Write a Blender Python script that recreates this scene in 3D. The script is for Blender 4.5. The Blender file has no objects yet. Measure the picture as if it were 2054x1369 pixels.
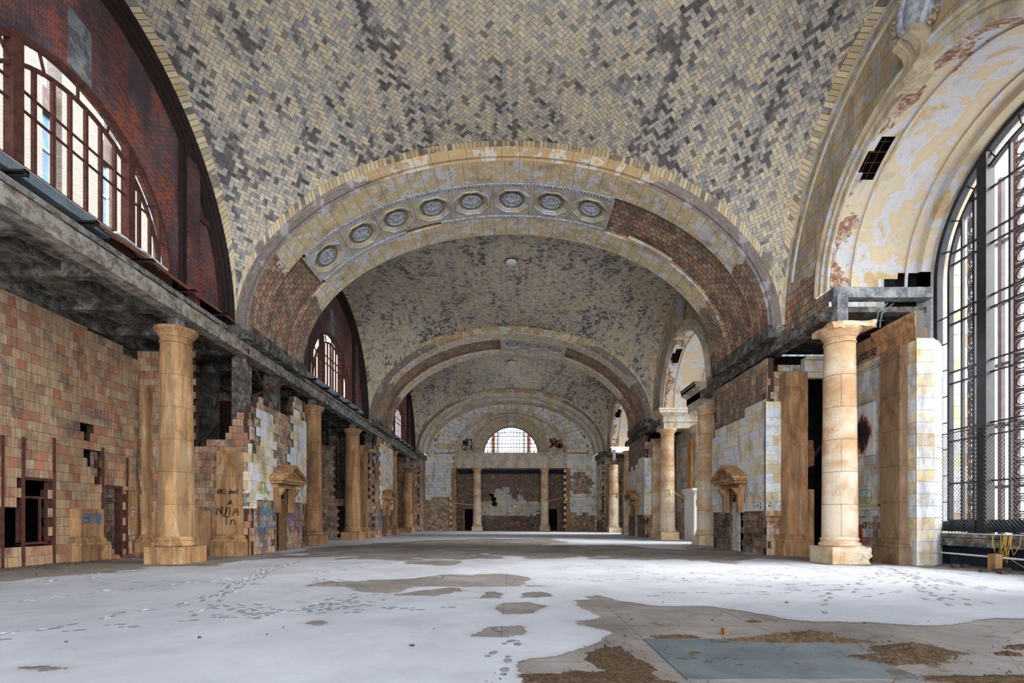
import bpy, bmesh, math, random
import numpy as np
from mathutils import Vector, Matrix, noise as mnoise
C = bpy.context.scene.collection
SC = bpy.context.scene
PI = math.pi

# ------------------------------------------------------------------ camera
cam_d = bpy.data.cameras.new('camera'); cam = bpy.data.objects.new('camera', cam_d); C.objects.link(cam)
cam.location = (0.15, 0.0, 1.6); cam.rotation_euler = (PI/2, 0, 0)
cam_d.sensor_width = 36.0; cam_d.lens = 36.0*1020/2054
cam_d.shift_y = (1040-684.5)/2054; cam_d.clip_end = 500; cam_d.clip_start = 0.05
SC.camera = cam
# ------------------------------------------------------------------ world: overcast winter sky
w = bpy.data.worlds.new('world'); SC.world = w; w.use_nodes = True
nt = w.node_tree; nt.nodes.clear()
wo = nt.nodes.new('ShaderNodeOutputWorld'); bg = nt.nodes.new('ShaderNodeBackground')
gr = nt.nodes.new('ShaderNodeTexGradient'); tc = nt.nodes.new('ShaderNodeTexCoord'); mp = nt.nodes.new('ShaderNodeMapping')
cr = nt.nodes.new('ShaderNodeValToRGB')
mp.inputs['Rotation'].default_value = (0, PI/2, 0)
nt.links.new(tc.outputs['Generated'], mp.inputs[0]); nt.links.new(mp.outputs[0], gr.inputs[0]); nt.links.new(gr.outputs[0], cr.inputs[0])
cr.color_ramp.elements[0].position = 0.0; cr.color_ramp.elements[0].color = (0.93, 0.96, 1, 1)
cr.color_ramp.elements[1].position = 1.0; cr.color_ramp.elements[1].color = (0.86, 0.93, 1, 1)
nt.links.new(cr.outputs[0], bg.inputs[0]); bg.inputs[1].default_value = 3.2
nt.links.new(bg.outputs[0], wo.inputs[0])
# ------------------------------------------------------------------ hazy low sun behind cloud, wide and soft, from the window side
sd = bpy.data.lights.new('sun', 'SUN'); sun = bpy.data.objects.new('sun', sd); C.objects.link(sun)
sd.energy = 8.5; sd.angle = math.radians(35); sd.color = (1.0, 0.97, 0.92)
sun.rotation_euler = Vector((-0.84, 0.16, -0.50)).to_track_quat('-Z', 'Y').to_euler()
SC.view_settings.view_transform = 'Standard'; SC.view_settings.look = 'None'
SC.view_settings.gamma = 1; SC.view_settings.use_curve_mapping = False
SC.view_settings.exposure = 0.98
SC.cycles.max_bounces = 7; SC.cycles.diffuse_bounces = 6; SC.cycles.glossy_bounces = 2
SC.cycles.transmission_bounces = 2; SC.cycles.transparent_max_bounces = 6
SC.cycles.use_adaptive_sampling = True; SC.cycles.adaptive_threshold = 0.03
SC.cycles.caustics_reflective = False; SC.cycles.caustics_refractive = False

# ------------------------------------------------------------------ node helper
def hexc(h):
    h = h.lstrip('#'); v = [int(h[i:i+2], 16)/255 for i in (0, 2, 4)]
    return tuple((c/12.92 if c <= .04045 else ((c+.055)/1.055)**2.4) for c in v)+(1.0,)
class NB:
    def __init__(s, name, rough=0.9, spec=0.25, metal=0.0):
        s.m = bpy.data.materials.new(name); s.m.use_nodes = True
        s.t = s.m.node_tree; s.N = s.t.nodes; s.L = s.t.links
        s.b = s.N['Principled BSDF']; s.b.inputs['Roughness'].default_value = rough
        s.b.inputs['Specular IOR Level'].default_value = spec; s.b.inputs['Metallic'].default_value = metal
        s._o = None
    def put(s, sock, v):
        if isinstance(v, bpy.types.NodeSocket): s.L.new(v, sock)
        elif isinstance(v, str): sock.default_value = hexc(v)
        else: sock.default_value = v
    def obj(s):      # object coordinates plus a per-object shift
        if s._o is None:
            t = s.N.new('ShaderNodeTexCoord'); oi = s.N.new('ShaderNodeObjectInfo')
            sc = s.N.new('ShaderNodeMath'); sc.operation = 'MULTIPLY'; s.L.new(oi.outputs['Random'], sc.inputs[0]); sc.inputs[1].default_value = 57.0
            a = s.N.new('ShaderNodeVectorMath'); a.operation = 'ADD'
            s.L.new(t.outputs['Object'], a.inputs[0]); s.L.new(sc.outputs[0], a.inputs[1]); s._o = (a.outputs[0], t.outputs['Object'])
        return s._o[0]
    def pos(s): s.obj(); return s._o[1]
    def uv(s):
        t = s.N.new('ShaderNodeUVMap'); return t.outputs[0]
    def attr(s, n):
        t = s.N.new('ShaderNodeAttribute'); t.attribute_name = n; return t
    def sep(s, v):
        t = s.N.new('ShaderNodeSeparateXYZ'); s.put(t.inputs[0], v); return t.outputs
    def comb(s, x, y, z=0.0):
        t = s.N.new('ShaderNodeCombineXYZ'); s.put(t.inputs[0], x); s.put(t.inputs[1], y); s.put(t.inputs[2], z); return t.outputs[0]
    def scale(s, v, xyz):
        t = s.N.new('ShaderNodeVectorMath'); t.operation = 'MULTIPLY'; s.put(t.inputs[0], v); t.inputs[1].default_value = xyz; return t.outputs[0]
    def noise(s, v, sc, det=4, rough=.55, dist=0.0, dims='3D'):
        t = s.N.new('ShaderNodeTexNoise'); t.noise_dimensions = dims; s.put(t.inputs['Vector'], v); t.inputs['Scale'].default_value = sc
        t.inputs['Detail'].default_value = det; t.inputs['Roughness'].default_value = rough; t.inputs['Distortion'].default_value = dist
        return t.outputs['Fac']
    def white(s, v):
        t = s.N.new('ShaderNodeTexWhiteNoise'); t.noise_dimensions = '3D'; s.put(t.inputs['Vector'], v); return t.outputs['Value']
    def voro(s, v, sc, feat='F1'):
        t = s.N.new('ShaderNodeTexVoronoi'); t.feature = feat; s.put(t.inputs['Vector'], v); t.inputs['Scale'].default_value = sc; return t.outputs['Distance']
    def ma(s, op, a, b=0.0, c=0.0, clamp=False):
        t = s.N.new('ShaderNodeMath'); t.operation = op; t.use_clamp = clamp
        s.put(t.inputs[0], a); s.put(t.inputs[1], b); s.put(t.inputs[2], c); return t.outputs[0]
    def step(s, v, e, soft=.02):
        t = s.N.new('ShaderNodeMapRange'); t.interpolation_type = 'SMOOTHSTEP'; s.put(t.inputs[0], v)
        t.inputs[1].default_value = e-soft; t.inputs[2].default_value = e+soft; return t.outputs[0]
    def ramp(s, f, els, const=False):
        t = s.N.new('ShaderNodeValToRGB'); r = t.color_ramp
        if const: r.interpolation = 'CONSTANT'
        while len(r.elements) < len(els): r.elements.new(0.5)
        for e, (p, c) in zip(r.elements, els): e.position = p; e.color = hexc(c)
        s.put(t.inputs[0], f); return t.outputs[0]
    def mix(s, f, a, b, mode='MIX'):
        t = s.N.new('ShaderNodeMix'); t.data_type = 'RGBA'; t.blend_type = mode
        s.put(t.inputs[0], f); s.put(t.inputs[6], a); s.put(t.inputs[7], b); return t.outputs[2]
    def brick(s, v, w_, h_, mort=.01, off=.5, c1='#ffffff', c2='#000000', sq=1.0):
        t = s.N.new('ShaderNodeTexBrick'); s.put(t.inputs['Vector'], v); t.inputs['Scale'].default_value = 1.0
        t.inputs['Brick Width'].default_value = w_; t.inputs['Row Height'].default_value = h_; t.inputs['Mortar Size'].default_value = mort
        t.inputs['Mortar Smooth'].default_value = .1; t.offset = off; t.inputs['Bias'].default_value = 0
        s.put(t.inputs['Color1'], c1); s.put(t.inputs['Color2'], c2); s.put(t.inputs['Mortar'], '#808080'); return t.outputs['Color'], t.outputs['Fac']
    def bump(s, h, st=.4, d=.02):
        t = s.N.new('ShaderNodeBump'); t.inputs['Strength'].default_value = st; t.inputs['Distance'].default_value = d
        s.put(t.inputs['Height'], h); s.L.new(t.outputs[0], s.b.inputs['Normal'])
    def out(s, col, rough=None):
        s.put(s.b.inputs['Base Color'], col)
        if rough is not None: s.put(s.b.inputs['Roughness'], rough)
        return s.m

# ------------------------------------------------------------------ materials
def m_herringbone():
    n = NB('herringbone_tile', .6, .35)
    T = .15
    u, v, _ = n.sep(n.scale(n.uv(), (1/T, 1/T, 1)))
    k = .70710678
    a = n.ma('MULTIPLY', n.ma('ADD', u, v), k); b = n.ma('MULTIPLY', n.ma('SUBTRACT', v, u), k)
    a = n.ma('ADD', a, 400.0); b = n.ma('ADD', b, 400.0)
    x = n.ma('FLOOR', a); y = n.ma('FLOOR', b); fx = n.ma('SUBTRACT', a, x); fy = n.ma('SUBTRACT', b, y)
    m = n.ma('FLOORED_MODULO', n.ma('SUBTRACT', x, y), 4.0)
    isv = n.ma('GREATER_THAN', m, 1.5)
    m1 = n.ma('COMPARE', m, 1.0, .1); m2 = n.ma('COMPARE', m, 2.0, .1)
    inv = n.ma('SUBTRACT', 1.0, isv)
    lx = n.ma('ADD', n.ma('ADD', n.ma('MULTIPLY', fx, inv), n.ma('MULTIPLY', fy, isv)), n.ma('ADD', m1, m2))
    ly = n.ma('ADD', n.ma('MULTIPLY', fy, inv), n.ma('MULTIPLY', fx, isv))
    ed = n.ma('MINIMUM', n.ma('MINIMUM', lx, n.ma('SUBTRACT', 2.0, lx)), n.ma('MINIMUM', ly, n.ma('SUBTRACT', 1.0, ly)))
    idv = n.comb(n.ma('SUBTRACT', x, m1), n.ma('SUBTRACT', y, m2), isv)
    r = n.white(idv); r2 = n.white(n.scale(idv, (1.37, 2.11, 3.7)))
    P = n.obj()
    big = n.noise(n.scale(P, (1.0, .32, .35)), .55, 5, .62)
    mid = n.noise(n.scale(P, (1.6, .5, .5)), 1.5, 3)
    g = n.ma('ADD', n.ma('ADD', n.ma('MULTIPLY', big, 1.15), n.ma('MULTIPLY', mid, .6)), n.ma('MULTIPLY', r, .36))
    hx = n.ma('ABSOLUTE', n.sep(n.pos())[0])
    hb = n.ma('SUBTRACT', 1.0, n.ma('MULTIPLY', n.ma('ABSOLUTE', n.ma('SUBTRACT', hx, 6.2)), .45), 0, True)
    g = n.ma('ADD', g, n.ma('MULTIPLY', hb, .10))
    # body of the tile
    base = n.ramp(r2, [(0, '#c8b693'), (.3, '#d6c9ad'), (.6, '#c8bca3'), (.8, '#c0b8a8'), (.92, '#d6cebb'), (1, '#b6ad9d')])
    cold = n.ramp(r, [(0, '#a2a3a5'), (.5, '#b4b0a8'), (1, '#8f9399')])
    col = n.mix(n.step(g, 1.09, .10), base, cold)
    dark = n.ramp(r2, [(0, '#4a4a52'), (.5, '#33353d'), (1, '#5e5a55')])
    col = n.mix(n.ma('MULTIPLY', n.step(g, 1.255, .06), .92), col, dark)
    odd = n.ma('MULTIPLY', n.ma('GREATER_THAN', n.white(n.scale(idv, (3.1, .71, 1.3))), .965), .7)
    col = n.mix(odd, col, '#54504c')
    sm = n.noise(P, 6, 5, .75)
    col = n.mix(n.ma('MULTIPLY', n.step(n.ma('ADD', sm, n.ma('MULTIPLY', mid, .3)), .73, .10), .6), col, '#5f5c5a')
    col = n.mix(n.ma('MULTIPLY', isv, .16), col, '#8d8a86')  # greys one tile direction: its different light catch put into the colour
    mort = n.step(ed, .045, .035)
    col = n.mix(mort, '#8a7453', col)
    n.bump(n.ma('ADD', mort, n.ma('MULTIPLY', n.ma('MULTIPLY', lx, isv), .4)), .6, .012)
    return n.out(col)
def m_ringtile():
    n = NB('edge_tile', .65, .3)
    c, f = n.brick(n.uv(), .18, .8, .012, 0.0)
    r = n.sep(c)[0]
    col = n.ramp(r, [(0, '#b9a47c'), (.4, '#d8c9a6'), (.8, '#c9b795'), (1, '#8a867f')])
    g = n.noise(n.obj(), .7, 5, .65)
    col = n.mix(n.ma('MULTIPLY', n.step(n.ma('ADD', g, n.ma('MULTIPLY', r, .18)), .68, .06), .8), col, '#5b5a5c')
    col = n.mix(f, col, '#6b5a40'); n.bump(f, -.6, .01)
    return n.out(col)
def terracol(n, r1, r2, soot=.5, red=.5, paint=.4, z=None):
    P = n.obj()
    col = n.ramp(r1, [(0, '#c39a72'), (.16, '#cdab84'), (.34, '#b3946f'), (.5, '#d0b592'), (.62, '#bd9068'), (.74, '#c4a07a'), (.84, '#c2805c'), (.9, '#b96f50'), (1, '#a88d6e')])
    col = n.mix(n.ma('MULTIPLY', n.step(r2, 1.02-.42*red, .03), .6), col, '#b9694a')
    st = n.noise(n.scale(P, (14, 14, .9)), 1, 3, .6)
    col = n.mix(n.ma('MULTIPLY', n.step(st, .50, .1), .5), col, '#6f6254')
    bl = n.noise(P, 1.1, 5, .65)
    col = n.mix(n.ma('MULTIPLY', n.step(n.ma('ADD', bl, n.ma('MULTIPLY', r2, .10)), .64-.16*soot, .10), .7), col, n.ramp(st, [(.3, '#6a6462'), (.6, '#443e3a')]))
    col = n.mix(.16, col, '#8b8680')
    wt = n.noise(P, 2.6, 4, .6)
    col = n.mix(n.ma('MULTIPLY', n.step(n.ma('SUBTRACT', wt, n.ma('MULTIPLY', r2, .08)), .66-.14*paint, .03), .7), col, n.ramp(st, [(.35, '#c2bfba'), (.65, '#8f929b')]))
    return col, st
def m_terracotta(name, soot=.5, red=.5, paint=.3):
    n = NB(name, .92, .15); a = n.attr('blk'); r1, r2, r3 = n.sep(a.outputs['Vector'])
    col, st = terracol(n, r1, r2, soot, red, paint)
    col = n.mix(n.ma('LESS_THAN', r1, -.5), col, '#4a3a2e')
    n.bump(n.ma('ADD', st, n.noise(n.obj(), 14, 3)), .55, .02)
    return n.out(col)
def m_ashlar(name, warm=.5, dirt=.4, peel=.5):
    n = NB(name, .6, .35); a = n.attr('blk'); r1, r2, r3 = n.sep(a.outputs['Vector'])
    P = n.obj()
    blot = n.noise(n.ma('ADD', 0, 0) if False else P, 1.5, 5, .68, .6)
    f = n.ma('ADD', n.ma('MULTIPLY', blot, .9), n.ma('MULTIPLY', n.ma('SUBTRACT', r1, .5), .46))
    col = n.ramp(f, [(.25, '#c9ced8'), (.40, '#d5d3cf'), (.47, '#d9cdb0'), (.60, '#c9b388'), (.72, '#b89b6c')]) if warm > .4 else \
          n.ramp(f, [(.25, '#cdd3dc'), (.44, '#dcdcda'), (.56, '#ddd3b8'), (.72, '#c8b48c')])
    pe = n.noise(P, 4.0, 5, .7)
    col = n.mix(n.ma('MULTIPLY', n.step(n.ma('ADD', pe, n.ma('MULTIPLY', r2, .1)), .66-.1*peel, .015), .6), col, '#b3b8c2')
    di = n.noise(n.scale(P, (1.5, 1.5, .5)), 1.2, 5, .7)
    col = n.mix(n.ma('MULTIPLY', n.step(di, .62-.12*dirt, .1), .55), col, '#6f6552')
    col = n.mix(n.ma('LESS_THAN', r1, -.5), col, '#4b463e')
    n.bump(pe, .3, .01)
    return n.out(col)
def m_plaster(name, warm='#cfbb93', cool='#d4d5d6', brickmask=.75, joint=None, dirt=.35, ochre='#c79a5c', lossz=None, flip=1):
    """cream glazed terracotta facing, peeled in patches; lossz: (z, amp) facing lost below z down to hollow tile"""
    n = NB(name, .7, .3); P = n.obj(); Q = n.pos()
    f = n.noise(P, 1.2, 7, .66, .3)
    col = n.ramp(f, [(.30, cool), (.40, cool), (.43, warm), (.53, warm), (.55, cool), (.62, cool), (.64, warm), (.72, ochre)])
    fine = n.noise(P, 5, 5, .7)
    col = n.mix(n.ma('MULTIPLY', n.step(fine, .6, .08), .35), col, ochre)
    cr_ = n.voro(n.scale(P, (1, 1, 1)), 1.3, 'DISTANCE_TO_EDGE')
    di = n.noise(n.scale(P, (1.2, 1.2, .6)), .9, 5, .7)
    col = n.mix(n.ma('MULTIPLY', n.step(di, .66-.2*dirt, .12), .6), col, '#74695a')
    h = fine
    if joint:
        c, jf = n.brick(n.uv(), joint[0], joint[1], .012, joint[2] if len(joint) > 2 else 0.0)
        col = n.mix(n.ma('MULTIPLY', n.ma('SUBTRACT', n.sep(c)[0], .5), .25, 0, True), col, '#a7976f')
        col = n.mix(n.ma('MULTIPLY', jf, .8), col, '#5f5442')
    loss = n.step(n.noise(P, .55, 6, .66, .3), brickmask, .008)
    if lossz:
        z = n.sep(Q)[2]
        lz = n.step(n.ma('ADD', z, n.ma('MULTIPLY', n.ma('SUBTRACT', n.noise(P, .5, 6, .66), .5), lossz[1])), lossz[0], .03)
        loss = n.ma('MAXIMUM', loss, n.ma('SUBTRACT', 1.0, lz))
    bc, bf = n.brick(n.uv(), .31, .30, .014, .5)
    r1 = n.sep(bc)[0]
    tc_, st = terracol(n, r1, n.white(n.scale(bc, (7, 7, 7))), .55, .45, .55)
    tc_ = n.mix(bf, tc_, '#3a2d25')
    col = n.mix(loss, col, tc_)
    n.bump(n.ma('ADD', n.ma('MULTIPLY', loss, -3.0), n.ma('MULTIPLY', fine, .5)), .5, .03)
    return n.out(col)
def m_archface():
    """stepped face ring of the great arches: ochre terracotta near the crown, bare brick rings lower down"""
    n = NB('arch_face_terracotta', .85, .2); P = n.obj(); Q = n.pos(); z = n.sep(Q)[2]
    f = n.noise(P, 1.0, 6, .65, .4)
    top = n.ramp(f, [(.35, '#b49b76'), (.50, '#a98f69'), (.54, '#b9b4b0'), (.6, '#c5bda8'), (.64, '#c89a5e')])
    c, jf = n.brick(n.uv(), .75, 3.0, .012, 0.0)
    top = n.mix(n.ma('MULTIPLY', jf, .8), top, '#6a5436')
    u, v, _ = n.sep(n.uv())
    c2, bf = n.brick(n.comb(u, v), .22, .052, .009, .5)
    low = n.ramp(n.sep(c2)[0], [(0, '#57504c'), (.4, '#756963'), (.8, '#8b7d75'), (1, '#7a5240')])
    low = n.mix(n.ma('MULTIPLY', bf, .6), low, '#a5a09c')
    w2 = n.noise(P, 1.3, 4, .6)
    low = n.mix(n.step(w2, .60, .03), low, '#a3a0a2')
    m = n.step(n.ma('ADD', z, n.ma('MULTIPLY', n.ma('SUBTRACT', n.noise(P, .6, 5, .6), .5), 1.6)), 16.25, .05)
    n.bump(n.ma('ADD', n.ma('MULTIPLY', m, 1.5), n.ma('MULTIPLY', bf, -.5)), .5, .02)
    return n.out(n.mix(m, low, top))
def m_darkbrick():
    n = NB('burnt_brick', .9, .2); P = n.obj(); x, y, z = n.sep(P)
    c, f = n.brick(n.comb(y, z), .24, .082, .012, .5)
    r = n.sep(c)[0]
    col = n.ramp(r, [(0, '#5a4a4c'), (.3, '#6e544f'), (.6, '#5f5058'), (1, '#7c5a50')])
    rd = n.noise(n.scale(P, (1, 1, .45)), 1.2, 5, .7)
    col = n.mix(n.ma('MULTIPLY', n.step(n.ma('ADD', rd, n.ma('MULTIPLY', r, .22)), .64, .04), .85), col, '#a9583c')
    gy = n.noise(n.scale(P, (1, 1, .25)), .9, 4, .7)
    col = n.mix(n.ma('MULTIPLY', n.step(gy, .53, .12), .5), col, '#6d6b76')
    dk = n.noise(n.scale(P, (1, .6, .4)), .5, 4, .6)
    col = n.mix(n.ma('MULTIPLY', n.step(dk, .52, .08), .6), col, '#241f22')
    col = n.mix(n.ma('MULTIPLY', f, .7), col, '#3b3434')
    n.bump(f, -.5, .015)
    return n.out(col)
def m_whitebrick(): # brick toned down far below white to stay readable in daylight
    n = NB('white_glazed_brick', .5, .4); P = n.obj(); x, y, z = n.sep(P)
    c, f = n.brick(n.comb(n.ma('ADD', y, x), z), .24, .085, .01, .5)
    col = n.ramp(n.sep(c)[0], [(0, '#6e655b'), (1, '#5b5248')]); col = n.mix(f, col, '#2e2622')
    return n.out(col)
def m_stone(name, a='#c99a5e', b='#b57f45', c='#e0c79b', stain='#6b5a45', band=False, amt=.5, rust='#a8622c'):
    n = NB(name, .8, .25); P = n.obj(); Q = n.pos(); z = n.sep(Q)[2]
    f = n.noise(n.scale(P, (.8, .8, 1.0) if band else (1.3, 1.3, .55)), 1.3, 6, .66, .5)
    if band: f = n.ma('ADD', n.ma('MULTIPLY', f, .85), n.ma('ADD', n.ma('MULTIPLY', n.ma('SINE', n.ma('MULTIPLY', z, 3.3)), .06), n.ma('MULTIPLY', n.step(z, 4.2, .9), .11)))
    col = n.ramp(f, [(.34, c), (.45, a), (.52, a), (.60, b), (.70, rust)]) if not band else n.ramp(f, [(.26, c), (.40, c), (.54, a), (.72, b)])
    st = n.noise(n.scale(P, (3.5, 3.5, .3)), 1.2, 4, .65)
    col = n.mix(n.ma('MULTIPLY', n.step(st, .62-.12*amt, .07), .55*amt+.1), col, stain)
    sp = n.noise(P, 24, 3, .7)
    col = n.mix(n.ma('MULTIPLY', n.step(sp, .58, .1), .3), col, rust)
    jz = n.ma('FLOORED_MODULO', z, 1.27)
    n.bump(n.ma('ADD', sp, f), .25, .012)
    return n.out(col)
def m_concrete(name, a='#8b8a86', b='#5d5a57', d='#2a2624', rust=.3):
    n = NB(name, .95, .1); P = n.obj()
    f = n.noise(P, 1.4, 6, .7, .3); col = n.ramp(f, [(.3, b), (.5, a), (.7, '#a8a69f')])
    s = n.noise(n.scale(P, (1, 1, 1)), 3.3, 5, .7)
    col = n.mix(n.ma('MULTIPLY', n.step(s, .52, .08), .6), col, d)
    r = n.noise(n.scale(P, (2, .7, 2)), 1.1, 4, .6)
    col = n.mix(n.ma('MULTIPLY', n.step(r, .62, .04), rust), col, '#7a4a2c')
    n.bump(n.ma('ADD', s, f), .7, .04); return n.out(col)
def m_plain(name, c, rough=.8, spec=.3, metal=0, var='#000000', amt=.25, sc=4, bump=.2):
    n = NB(name, rough, spec, metal); P = n.obj()
    f = n.noise(P, sc, 5, .65); col = n.mix(n.ma('MULTIPLY', n.step(f, .52, .15), amt), c, var)
    n.bump(f, bump, .01); return n.out(col)
def m_reveal():
    n = NB('peeling_cream_plaster', .75, .25); P = n.obj()
    f = n.noise(P, .62, 7, .62, .5)
    col = n.ramp(f, [(.30, '#97948f'), (.40, '#bdb39c'), (.50, '#bda98a'), (.522, '#b9b8ba'), (.60, '#b0afb1'), (.615, '#b8a27c'), (.70, '#a08a62')])
    fl = n.noise(P, 3.5, 5, .75, 1.0)
    col = n.mix(n.ma('MULTIPLY', n.step(fl, .62, .02), .5), col, '#a39478')
    x, y, z = n.sep(n.pos())
    br = n.noise(P, .9, 6, .65, .2)
    edge = n.ma('SUBTRACT', 12.75, x)       # the first strip beside the hall has lost its facing
    br2 = n.ma('ADD', br, n.ma('MULTIPLY', edge, .22))
    bm = n.step(br2, .62, .012)
    bc = n.ramp(n.noise(P, 6, 4, .7), [(.3, '#5c3c2c'), (.5, '#8d6a52'), (.62, '#b8aaa0'), (.75, '#6a4632')])
    col = n.mix(bm, col, bc)
    n.bump(n.ma('ADD', n.ma('MULTIPLY', bm, -3.0), fl), .6, .03)
    return n.out(col)
def m_floor():
    n = NB('wet_worn_concrete', .7, .35); P = n.pos()
    f = n.noise(P, .5, 6, .65); col = n.ramp(f, [(.3, '#5f5a56'), (.45, '#78726e'), (.55, '#857f7c'), (.68, '#96928f')])
    cr_ = n.voro(n.scale(P, (.9, .9, 1)), 1.1, 'DISTANCE_TO_EDGE')
    col = n.mix(n.ma('MULTIPLY', n.ma('SUBTRACT', 1.0, n.step(cr_, .006, .005)), n.step(f, .50, .05)), col, '#5e564c')
    x, y, z = n.sep(P)
    c, bf = n.brick(n.comb(x, y), 1.9, 1.9, .012, 0.0)
    col = n.mix(n.ma('MULTIPLY', bf, .55), col, '#564e45')
    di = n.noise(P, 1.2, 6, .7)
    dn = n.ma('MULTIPLY', n.step(di, .60, .03), n.ma('SUBTRACT', 1.0, n.step(y, 8.5, 1.5)))
    col = n.mix(dn, col, n.ramp(n.noise(P, 30, 3), [(.3, '#3c3025'), (.7, '#66543f')]))
    sp = n.step(n.noise(P, 42, 4, .8), .60, .03); col = n.mix(n.ma('MULTIPLY', sp, n.ma('MULTIPLY', n.step(di, .50, .08), .7)), col, '#463a2f')
    n.bump(n.ma('ADD', di, n.noise(P, 25, 3, .7)), .3, .02)
    return n.out(col, n.ma('SUBTRACT', .85, n.ma('MULTIPLY', f, .35)))
def m_snow():
    n = NB('thin_snow', .75, .3); P = n.pos(); x, y, z = n.sep(P)
    t = n.attr('thick').outputs['Fac']
    fine = n.noise(P, 70, 4, .8); f = n.noise(P, .45, 5, .65, .4)
    th = n.ma('ADD', n.ma('MULTIPLY', t, 1.6), n.ma('MULTIPLY', n.ma('SUBTRACT', fine, .5), .7))
    col = n.ramp(f, [(.3, '#a2a5ae'), (.5, '#b2b5be'), (.7, '#c0c4cd')])
    sh = n.ma('MULTIPLY', n.ma('SUBTRACT', 1.0, n.step(th, .25, .3)), .55)
    col = n.mix(sh, col, '#9b948e')
    gr_ = n.noise(P, 1.3, 5, .7)
    col = n.mix(n.ma('MULTIPLY', n.step(gr_, .62, .08), .22), col, '#a59f98')
    n.bump(n.ma('ADD', fine, n.noise(P, 6, 4, .6)), .35, .012)
    n.put(n.b.inputs['Alpha'], n.step(n.ma('ADD', n.ma('MULTIPLY', t, 3.5), n.ma('MULTIPLY', n.ma('SUBTRACT', n.noise(P, 9, 8, .8), .5), 1.7)), .20, .12))
    return n.out(col)
def m_slate():
    n = NB('blue_grey_plate', .6, .4); P = n.obj(); f = n.noise(P, 1.6, 6, .65)
    col = n.ramp(f, [(.3, '#4b5357'), (.5, '#5b6468'), (.7, '#6a7274')])
    d = n.step(n.ma('ADD', n.noise(P, 1.9, 7, .75), n.ma('MULTIPLY', n.noise(P, 30, 3, .7), .12)), .645, .02); col = n.mix(d, col, '#4e4135')
    n.bump(n.ma('ADD', d, f), .4, .01); return n.out(col)
def m_stained_panel():
    n = NB('stained_white_panel', .7, .3); P = n.obj(); x, y, z = n.sep(n.pos())
    dy = n.ma('MULTIPLY', n.ma('SUBTRACT', y, 20.08), 1.5); dz = n.ma('MULTIPLY', n.ma('SUBTRACT', z, 4.9), 1.05)
    d = n.ma('SQRT', n.ma('ADD', n.ma('MULTIPLY', dy, dy), n.ma('MULTIPLY', dz, dz)))
    f = n.noise(n.scale(P, (1, 2.6, 1.0)), 1.6, 6, .7); g = n.ma('SUBTRACT', n.ma('ADD', f, .42), n.ma('MULTIPLY', d, .52))
    col = n.ramp(g, [(.40, '#c6c4c6'), (.50, '#b9b0ae'), (.54, '#a0673f'), (.60, '#5b342b'), (.66, '#2c2022'), (.85, '#1f191c')])
    n.bump(f, .4, .01); return n.out(col)
def m_glass():
    n = NB('dusty_glass', .2, .5); N, L = n.N, n.L
    tr = N.new('ShaderNodeBsdfTransparent'); gl = N.new('ShaderNodeBsdfDiffuse'); mx = N.new('ShaderNodeMixShader')
    tr.inputs[0].default_value = (.97, .98, 1, 1); gl.inputs[0].default_value = (.85, .88, .92, 1)
    f = n.noise(n.obj(), 2.0, 4); L.new(n.ma('MULTIPLY', f, .12), mx.inputs[0]); L.new(tr.outputs[0], mx.inputs[1]); L.new(gl.outputs[0], mx.inputs[2])
    L.new(mx.outputs[0], N['Material Output'].inputs[0]); return n.m

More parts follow.
